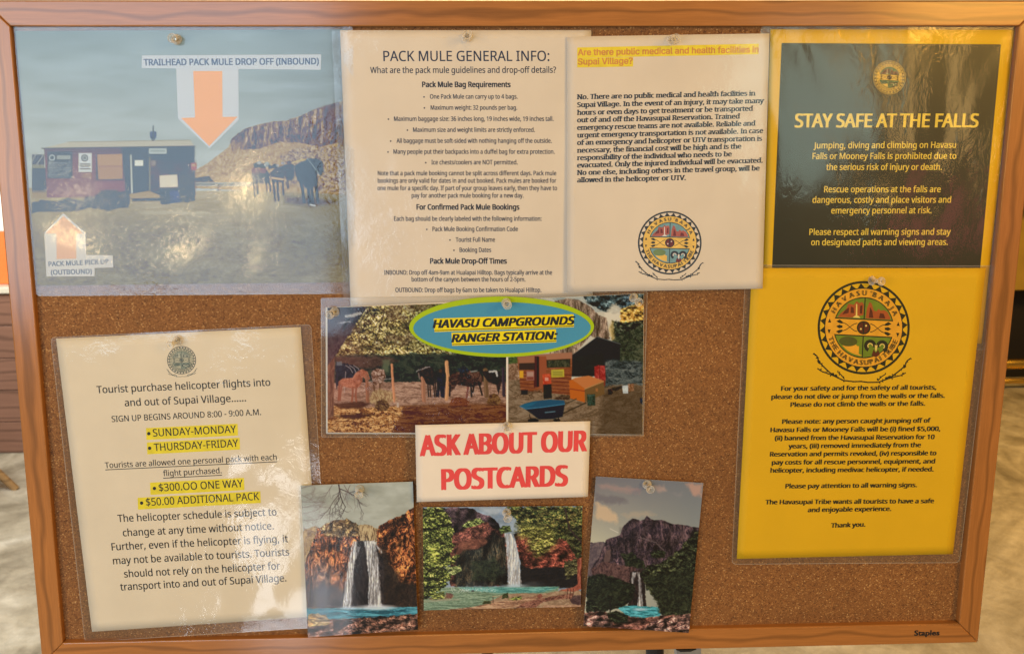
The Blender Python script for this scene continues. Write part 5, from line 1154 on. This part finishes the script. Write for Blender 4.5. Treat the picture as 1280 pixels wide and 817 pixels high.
def paint_p2(c):
    s = c.frame(520, 625, 5.633)
    s.c[:] = (np.array([132, 142, 148.]) + (fbm(s.x / 90, s.y / 50, 3, 4)[..., None] - .4) * 90) / 255
    s.poly([(420, 40), (560, 50), (640, 60), (620, 90), (520, 100)], (196, 194, 186), .6, soft=14, warp=10)
    s.rough([(200, 60), (240, 50), (400, 55), (450, 90), (520, 110), (580, 160), (600, 200), (560, 230), (200, 300)], [(46, 34, 38), (82, 58, 60), (104, 76, 72)], 26, 20, warp=7, ws=24, seed=4, g=.75, crev=.5)
    s.rough([(240, 260), (320, 200), (400, 170), (500, 150), (545, 200), (620, 220), (650, 400), (640, 600), (240, 600)], [(66, 34, 30), (116, 60, 46), (150, 84, 60)], 26, 20, warp=9, ws=24, seed=5, g=.75, lo=.32, hi=.7, crev=.5)
    s.rough([(300, 290), (480, 260), (520, 300), (380, 360), (280, 380)], [(120, 62, 44), (176, 100, 66)], 18, 10, a=.7, warp=16, ws=24, seed=6, soft=8)
    s.leaves([(320, 180), (370, 140), (450, 125), (485, 150), (420, 180), (340, 200)], [(52, 62, 30), (130, 140, 60), (170, 176, 90)], 12, .8, warp=8, seed=7); s.leaves([(580, 200), (610, 178), (660, 176), (676, 215), (600, 236)], [(48, 58, 28), (110, 122, 50)], 10, .85, warp=6, seed=8)
    s.rough([(280, 400), (340, 350), (460, 340), (560, 240), (630, 260), (650, 600), (280, 610)], [(24, 26, 24), (48, 46, 34), (84, 66, 44)], 18, 40, warp=14, ws=30, seed=9, soft=8, g=.75, crev=.5)
    s.rough([(380, 440), (560, 400), (620, 500), (560, 570), (400, 560)], [(24, 34, 26), (44, 56, 36), (66, 74, 44)], 14, 12, a=.75, warp=18, ws=30, seed=10, soft=10)
    s.rough([(690, 240), (760, 220), (1170, 230), (1170, 480), (780, 490), (740, 460)], [(74, 30, 24), (136, 56, 40), (170, 84, 56)], 22, 14, warp=10, ws=26, seed=11, g=.8, lo=.32, hi=.7, crev=.5)
    s.rough([(735, 455), (800, 480), (900, 470), (1170, 470), (1170, 620), (735, 610)], [(18, 18, 20), (38, 32, 32)], 24, 14, warp=9, ws=24, seed=12, soft=5)
    s.leaves([(640, 40), (1180, 40), (1180, 300), (1050, 280), (930, 260), (820, 240), (720, 180), (690, 110)], [(26, 34, 18), (62, 74, 30), (112, 116, 50), (160, 130, 60)], 20, .78, warp=22, seed=13)
    s.leaves([(700, 180), (960, 180), (990, 310), (860, 400), (800, 350), (780, 280), (720, 250)], [(70, 70, 24), (136, 128, 44), (196, 178, 84)], 15, .60, warp=26, seed=14, soft=26); s.leaves([(1040, 180), (1170, 180), (1170, 420), (1120, 400), (1060, 280)], [(34, 40, 22), (96, 90, 40)], 15, .66, warp=20, seed=15); s.leaves([(1040, 430), (1130, 410), (1160, 500), (1060, 560)], [(60, 58, 32), (124, 110, 60)], 12, .66, warp=14, seed=16)
    s.line([(1050, 60), (1080, 200), (1170, 300)], 12, (60, 42, 36), warp=6)
    falls(s, [(620, 232), (668, 232), (700, 290), (722, 400), (745, 596), (652, 600), (646, 480), (636, 330)], 17)
    s.rough([(50, 612), (1010, 606), (1000, 640), (840, 700), (700, 740), (300, 780), (40, 780)], [(96, 116, 84), (126, 148, 108), (156, 172, 130)], 60, 5, warp=3, seed=18, g=.8)
    s.rough([(300, 610), (1000, 608), (980, 626), (860, 650), (600, 652), (350, 632)], [(50, 122, 112), (82, 162, 148), (120, 190, 172)], 50, 4, a=.85, warp=5, seed=19, soft=6)
    m = s.mask([(220, 612), (560, 616), (560, 640), (260, 650)], soft=6) * (fbm(s.x / 8, s.y / 3, 44, 3) > .58); s.put(m * .7, (214, 214, 190))
    s.ell(700, 600, 80, 12, (184, 196, 190), .7, .9); s.ell(820, 590, 70, 20, (110, 110, 100), .35, 1.); s.ell(430, 590, 80, 18, (84, 84, 80), .35, 1.)
    s.leaves([(40, 50), (200, 55), (240, 130), (262, 200), (262, 330), (230, 400), (300, 380), (270, 440), (200, 470), (250, 530), (210, 600), (160, 640), (80, 690), (40, 690)], [(22, 28, 14), (60, 70, 24), (120, 126, 42), (176, 172, 76)], 17, .86, warp=22, seed=20)
    s.leaves([(90, 330), (150, 310), (170, 430), (110, 450)], [(150, 156, 40), (206, 200, 84)], 12, .55, warp=20, seed=21, soft=18); s.leaves([(200, 470), (310, 455), (320, 500), (250, 530)], [(90, 100, 44), (176, 172, 96)], 11, .75, warp=12, seed=22)
    s.rough([(80, 690), (190, 660), (270, 670), (240, 700), (120, 708)], [(120, 96, 60), (176, 146, 100)], 12, 7, warp=6, seed=23); s.leaves([(100, 650), (200, 640), (200, 690), (110, 700)], [(84, 92, 32), (166, 164, 70)], 9, .6, seed=24); s.rough([(210, 650), (262, 656), (250, 690), (215, 685)], [(110, 54, 44), (140, 76, 60)], 8, 8, a=.8, warp=5)
    s.rough([(50, 700), (300, 690), (320, 700), (60, 720)], [(150, 150, 110), (186, 180, 140)], 40, 4, a=.7, warp=3, soft=4)
    s.rough([(620, 660), (760, 652), (900, 655), (1080, 620), (1180, 640), (1180, 760), (560, 770), (520, 710)], [(150, 110, 74), (190, 146, 104)], 22, 10, warp=6, seed=25)
    s.rough([(180, 772), (400, 748), (560, 714), (700, 700), (860, 668), (880, 690), (800, 720), (700, 750), (560, 768)], [(132, 84, 56), (186, 128, 86), (212, 160, 112)], 50, 7, warp=4, seed=26)
    s.rough([(700, 755), (760, 720), (860, 690), (1000, 668), (1110, 650), (1100, 690), (960, 700), (880, 720), (840, 752)], [(90, 44, 32), (146, 82, 58), (176, 110, 78)], 20, 9, warp=8, ws=20, seed=27, g=.8); s.rough([(850, 670), (880, 654), (896, 676), (868, 690)], [(130, 60, 44), (160, 84, 60)], 9, 9, warp=3)
    s.rough([(600, 690), (616, 655), (646, 650), (652, 685)], [(34, 40, 18), (84, 88, 36)], 8, 8, warp=6); s.leaves([(650, 690), (740, 670), (750, 695), (660, 700)], [(110, 116, 44), (160, 154, 66)], 8, .6, seed=28); s.rough([(466, 730), (480, 704), (525, 706), (530, 726)], [(44, 48, 22), (84, 88, 36)], 8, 8, warp=6); s.line([(543, 672), (543, 718)], 5, (90, 56, 40)); s.line([(540, 675), (590, 670)], 5, (200, 170, 120))
    s.rough([(1136, 410), (1170, 400), (1170, 620), (1120, 640), (1060, 640), (1010, 630), (1110, 610), (1136, 590)], [(110, 46, 32), (170, 76, 50), (190, 96, 64)], 10, 40, warp=4, seed=29)
    for xx in (1070, 1090, 1110): s.line([(xx, 620), (xx - 8, 690)], 6, (96, 50, 36), warp=5)
    s.rough([(1080, 700), (1110, 668), (1180, 664), (1180, 745), (1100, 726)], [(74, 46, 44), (110, 74, 66)], 20, 14, warp=4, seed=30); s.ell(400, 636, 12, 6, (60, 50, 50), .8, .4)
    s.rough([(900, 735), (1180, 735), (1180, 780), (880, 780)], [(176, 122, 84), (206, 152, 110)], 20, 8, warp=4)
postcard([(528.4, 633.6), (728, 632), (726, 757.6), (529.8, 762.2)], 1, (.0004, .0004, .0022, .0022), paint_p2, 'wide postcard of one tall fall with green trees and a fallen log', ph=2.1)
def paint_p3(c):
    s = c.frame(725, 590, 3.988)
    t = np.clip((s.y - 20) / 320, 0, 1)[..., None]; g = np.clip((s.x - 60) / 500, 0, 1)[..., None]
    s.c[:] = ((np.array([122, 112, 112.]) * (1 - t) + np.array([192, 178, 140.]) * t) * (1 - g * .6) + np.array([116, 122, 124.]) * g * .6) / 255
    for p_, c_, a_, sd in (([(80, 150), (130, 170), (190, 220), (190, 250), (120, 245), (76, 220)], (222, 176, 124), .8, 3), ([(90, 60), (200, 70), (300, 80), (290, 104), (200, 98), (110, 82)], (168, 132, 118), .8, 4), ([(80, 110), (200, 120), (240, 150), (150, 160), (76, 140)], (116, 104, 104), .7, 5), ([(370, 70), (420, 64), (430, 92), (390, 94)], (196, 152, 128), .7, 6), ([(530, 55), (612, 60), (606, 120), (560, 110)], (206, 146, 116), .8, 7), ([(200, 210), (330, 190), (380, 214), (260, 230)], (186, 158, 124), .6, 8), ([(460, 105), (510, 104), (500, 118)], (150, 138, 132), .6, 9)):
        s.poly(p_, c_, a_, soft=9, warp=14, ws=22, seed=sd)
    s.line([(150, 280), (190, 300)], 4, (216, 196, 166), .8)
    s.rough([(46, 350), (120, 344), (135, 360), (120, 520), (30, 520)], [(84, 66, 70), (124, 98, 92)], 14, 20, warp=5, seed=10)
    s.rough([(60, 470), (90, 430), (130, 335), (200, 312), (210, 280), (232, 250), (262, 230), (305, 242), (318, 232), (333, 214), (350, 230), (372, 238), (410, 234), (432, 248), (475, 258), (530, 264), (560, 272), (620, 275), (600, 560), (60, 560)], [(38, 28, 36), (74, 52, 58), (104, 74, 72)], 12, 22, warp=5, ws=18, seed=11, g=.8, lo=.34, hi=.68, crev=.3)
    s.put(s.mask([(200, 280), (520, 280), (520, 300), (200, 305)], soft=12, warp=6) * .4, (48, 36, 44)); s.line([(290, 320), (380, 350), (420, 390)], 4, (128, 104, 96), .7, warp=5)
    s.rough([(130, 390), (155, 380), (150, 440), (118, 450)], [(110, 76, 66), (130, 92, 78)], 8, 14, a=.8, warp=5); s.rough([(60, 480), (120, 440), (200, 460), (280, 470), (270, 560), (60, 560)], [(60, 34, 34), (110, 68, 58), (136, 90, 74)], 10, 16, warp=10, ws=20, seed=12, g=.8, a=.8)
    gr = [(16, 20, 14), (34, 40, 24), (62, 66, 38)]
    s.rough([(200, 410), (260, 400), (320, 440), (320, 480), (230, 470)], gr, 10, 10, warp=12, ws=18, seed=13); s.leaves([(350, 400), (390, 385), (430, 395), (420, 425), (360, 425)], gr, 8, .85, warp=6, seed=14)
    s.rough([(250, 500), (320, 480), (330, 680), (240, 680)], [(28, 20, 20), (60, 40, 36)], 10, 14, warp=6, seed=15)
    falls(s, [(262, 498), (282, 496), (268, 540), (258, 585), (248, 584)], 16, .8); falls(s, [(286, 498), (300, 500), (306, 590), (318, 680), (284, 680), (294, 590)], 17)
    s.rough([(180, 668), (250, 662), (400, 672), (400, 712), (330, 724), (240, 720)], [(26, 112, 116), (60, 168, 172), (96, 196, 196)], 30, 5, warp=5, seed=18); s.ell(300, 682, 34, 7, (206, 216, 216), .7, .9)
    s.leaves([(300, 500), (330, 470), (380, 460), (420, 440), (480, 400), (540, 330), (620, 270), (620, 800), (560, 760), (440, 720), (390, 700), (390, 640), (330, 590)], gr + [(92, 92, 52)], 13, .92, warp=16, seed=19)
    s.rough([(340, 520), (560, 480), (560, 700), (400, 700)], gr, 12, 12, a=.7, warp=18, seed=20, soft=8)
    s.leaves([(34, 520), (110, 505), (200, 530), (268, 560), (272, 620), (220, 670), (120, 690), (30, 700)], gr, 12, .95, warp=12, seed=21); s.rough([(60, 540), (220, 550), (250, 630), (130, 680), (40, 640)], gr, 12, 11, a=.8, warp=14, seed=22, soft=8)
    s.line([(150, 640), (150, 700)], 6, (28, 22, 20))
    s.rough([(16, 700), (100, 690), (300, 725), (580, 700), (600, 840), (10, 840)], [(70, 36, 30), (122, 70, 54), (144, 92, 72)], 18, 8, warp=6, seed=23, crev=.6)
    s.rough([(14, 765), (30, 735), (80, 712), (130, 710), (170, 735), (160, 765), (90, 772)], [(110, 66, 56), (176, 118, 98), (206, 150, 124)], 16, 8, warp=5, seed=24, g=.8, crev=.6)
    s.rough([(300, 795), (360, 740), (430, 725), (500, 708), (550, 706), (560, 800)], [(56, 34, 34), (150, 98, 80), (196, 142, 116)], 14, 8, warp=7, seed=25, g=.85, crev=.6)
    for p_ in ([(370, 760), (420, 742), (470, 752)], [(330, 790), (390, 770), (440, 784)], [(430, 770), (500, 740), (550, 735)]): s.line(p_, 4, (50, 28, 28), .9, warp=6)
    s.leaves([(130, 700), (180, 690), (240, 710), (240, 745), (180, 755), (150, 740)], gr, 9, .95, warp=8, seed=26)
postcard([(745, 595), (879.2, 603.2), (861, 790.4), (729.4, 781.6)], 1, (.0004, .0006, .0078, .0066), paint_p3, 'upright postcard of a dusky mountain with a small blue pool, tilted right', ph=3.3)

# ================================================================== push pins
def lathe(profile, n=32):
    V, F = [], []
    for r, h in profile:
        for i in range(n): a = 2 * math.pi * i / n; V.append((r * math.cos(a), -h, r * math.sin(a)))
    for j in range(len(profile) - 1):
        for i in range(n): F.append((j * n + i, j * n + (i + 1) % n, (j + 1) * n + (i + 1) % n, (j + 1) * n + i))
    F.append(tuple(range(n))); F.append(tuple(range((len(profile) - 1) * n, len(profile) * n))[::-1]); return V, F
PROF = [(.0012, .0005), (.0040, .0012), (.0044, .0018), (.0043, .0024), (.0030, .0034), (.0021, .0050), (.0019, .0075), (.0022, .0100), (.0031, .0112), (.0038, .0122), (.0040, .0132), (.0036, .0140), (.0026, .0142), (.0022, .0137), (.0008, .0136)]
pins = [(222, 50, 'clear push pin at the top edge of the trailhead poster', -.10, .02), (583.5, 46.5, 'clear push pin at the top edge of the pack mule sheet', .0, .05), (840, 50, 'clear push pin at the top edge of the medical sheet', .0, .0),
        (224, 424, 'clear push pin slanting left just above the small grey seal', -.5, -.25), (632.5, 378, 'clear push pin through the top of the blue oval label', 0, 0), (419.5, 389, 'clear push pin in the dark upper left corner of the horse photo', -.35, -.05), (790.5, 371, 'clear push pin in the upper right corner of the ranger collage', .28, -.22),
        (633, 531.5, 'clear push pin at the top of the red lettered postcards sign', 0, -.05), (449.5, 610, 'clear push pin in the bare branches of the orange cliff postcard', -.0, -.1), (633, 639, 'clear push pin in the sky of the wide postcard', .0, -.12), (808, 604, 'clear push pin in the clouds of the tilted mountain postcard', .05, -.05),
        (1088, 350.5, 'clear push pin over the large seal on the yellow notice', .35, .1)]
V, F = lathe(PROF)
proto = None
def sheet_y(px, py):
    best = CORK_Y
    for sh, q in ((ST, QT), (SH, QH), (S2, Q2), (S3, Q3), (SY, QY), (SR, QR), (SA, QA)):
        u, v_ = hmap(sh.px2uv, px, py)
        if -.02 < u < 1.02 and -.02 < v_ < 1.02: best = min(best, float(sh.Y(px, py)))
    return best
for i, (px, py, lb, tx, tz) in enumerate(pins):
    y = sheet_y(px, py) - (.0025 if sheet_y(px, py) < CORK_Y - .003 and i in (4, 5, 6) else .0014 if i == 0 else .0009)
    if i in (8, 9, 10): y = CORK_Y - .0042
    loc = tuple(float(v_) for v_ in at(px, py, y))
    if proto is None:
        r = empty('push_pin', loc, lb, 'push pin', 'clear plastic push pins')
        body = mesh('pin_body', np.array(V) + np.array(loc), F, M_CLEAR, r, smooth=True)
        nd = MB().tube((0, .006, 0), (0, -.006, 0), .0006, n=10).v
        mb = MB().tube((loc[0], loc[1] + .007, loc[2]), (loc[0], loc[1] - .005, loc[2]), .0006, n=10); needle = mb.build('needle', M_STEEL, r)
        proto = r; kids = [body, needle]
    else:
        r = proto.copy(); COL.objects.link(r); r.location = loc; r['label'] = lb
        for k_ in kids: c_ = k_.copy(); COL.objects.link(c_); c_.parent = r
    r.rotation_euler = (-tz * .8, 0, 0); r.rotation_euler = (tz * -.9, 0, tx * .9)
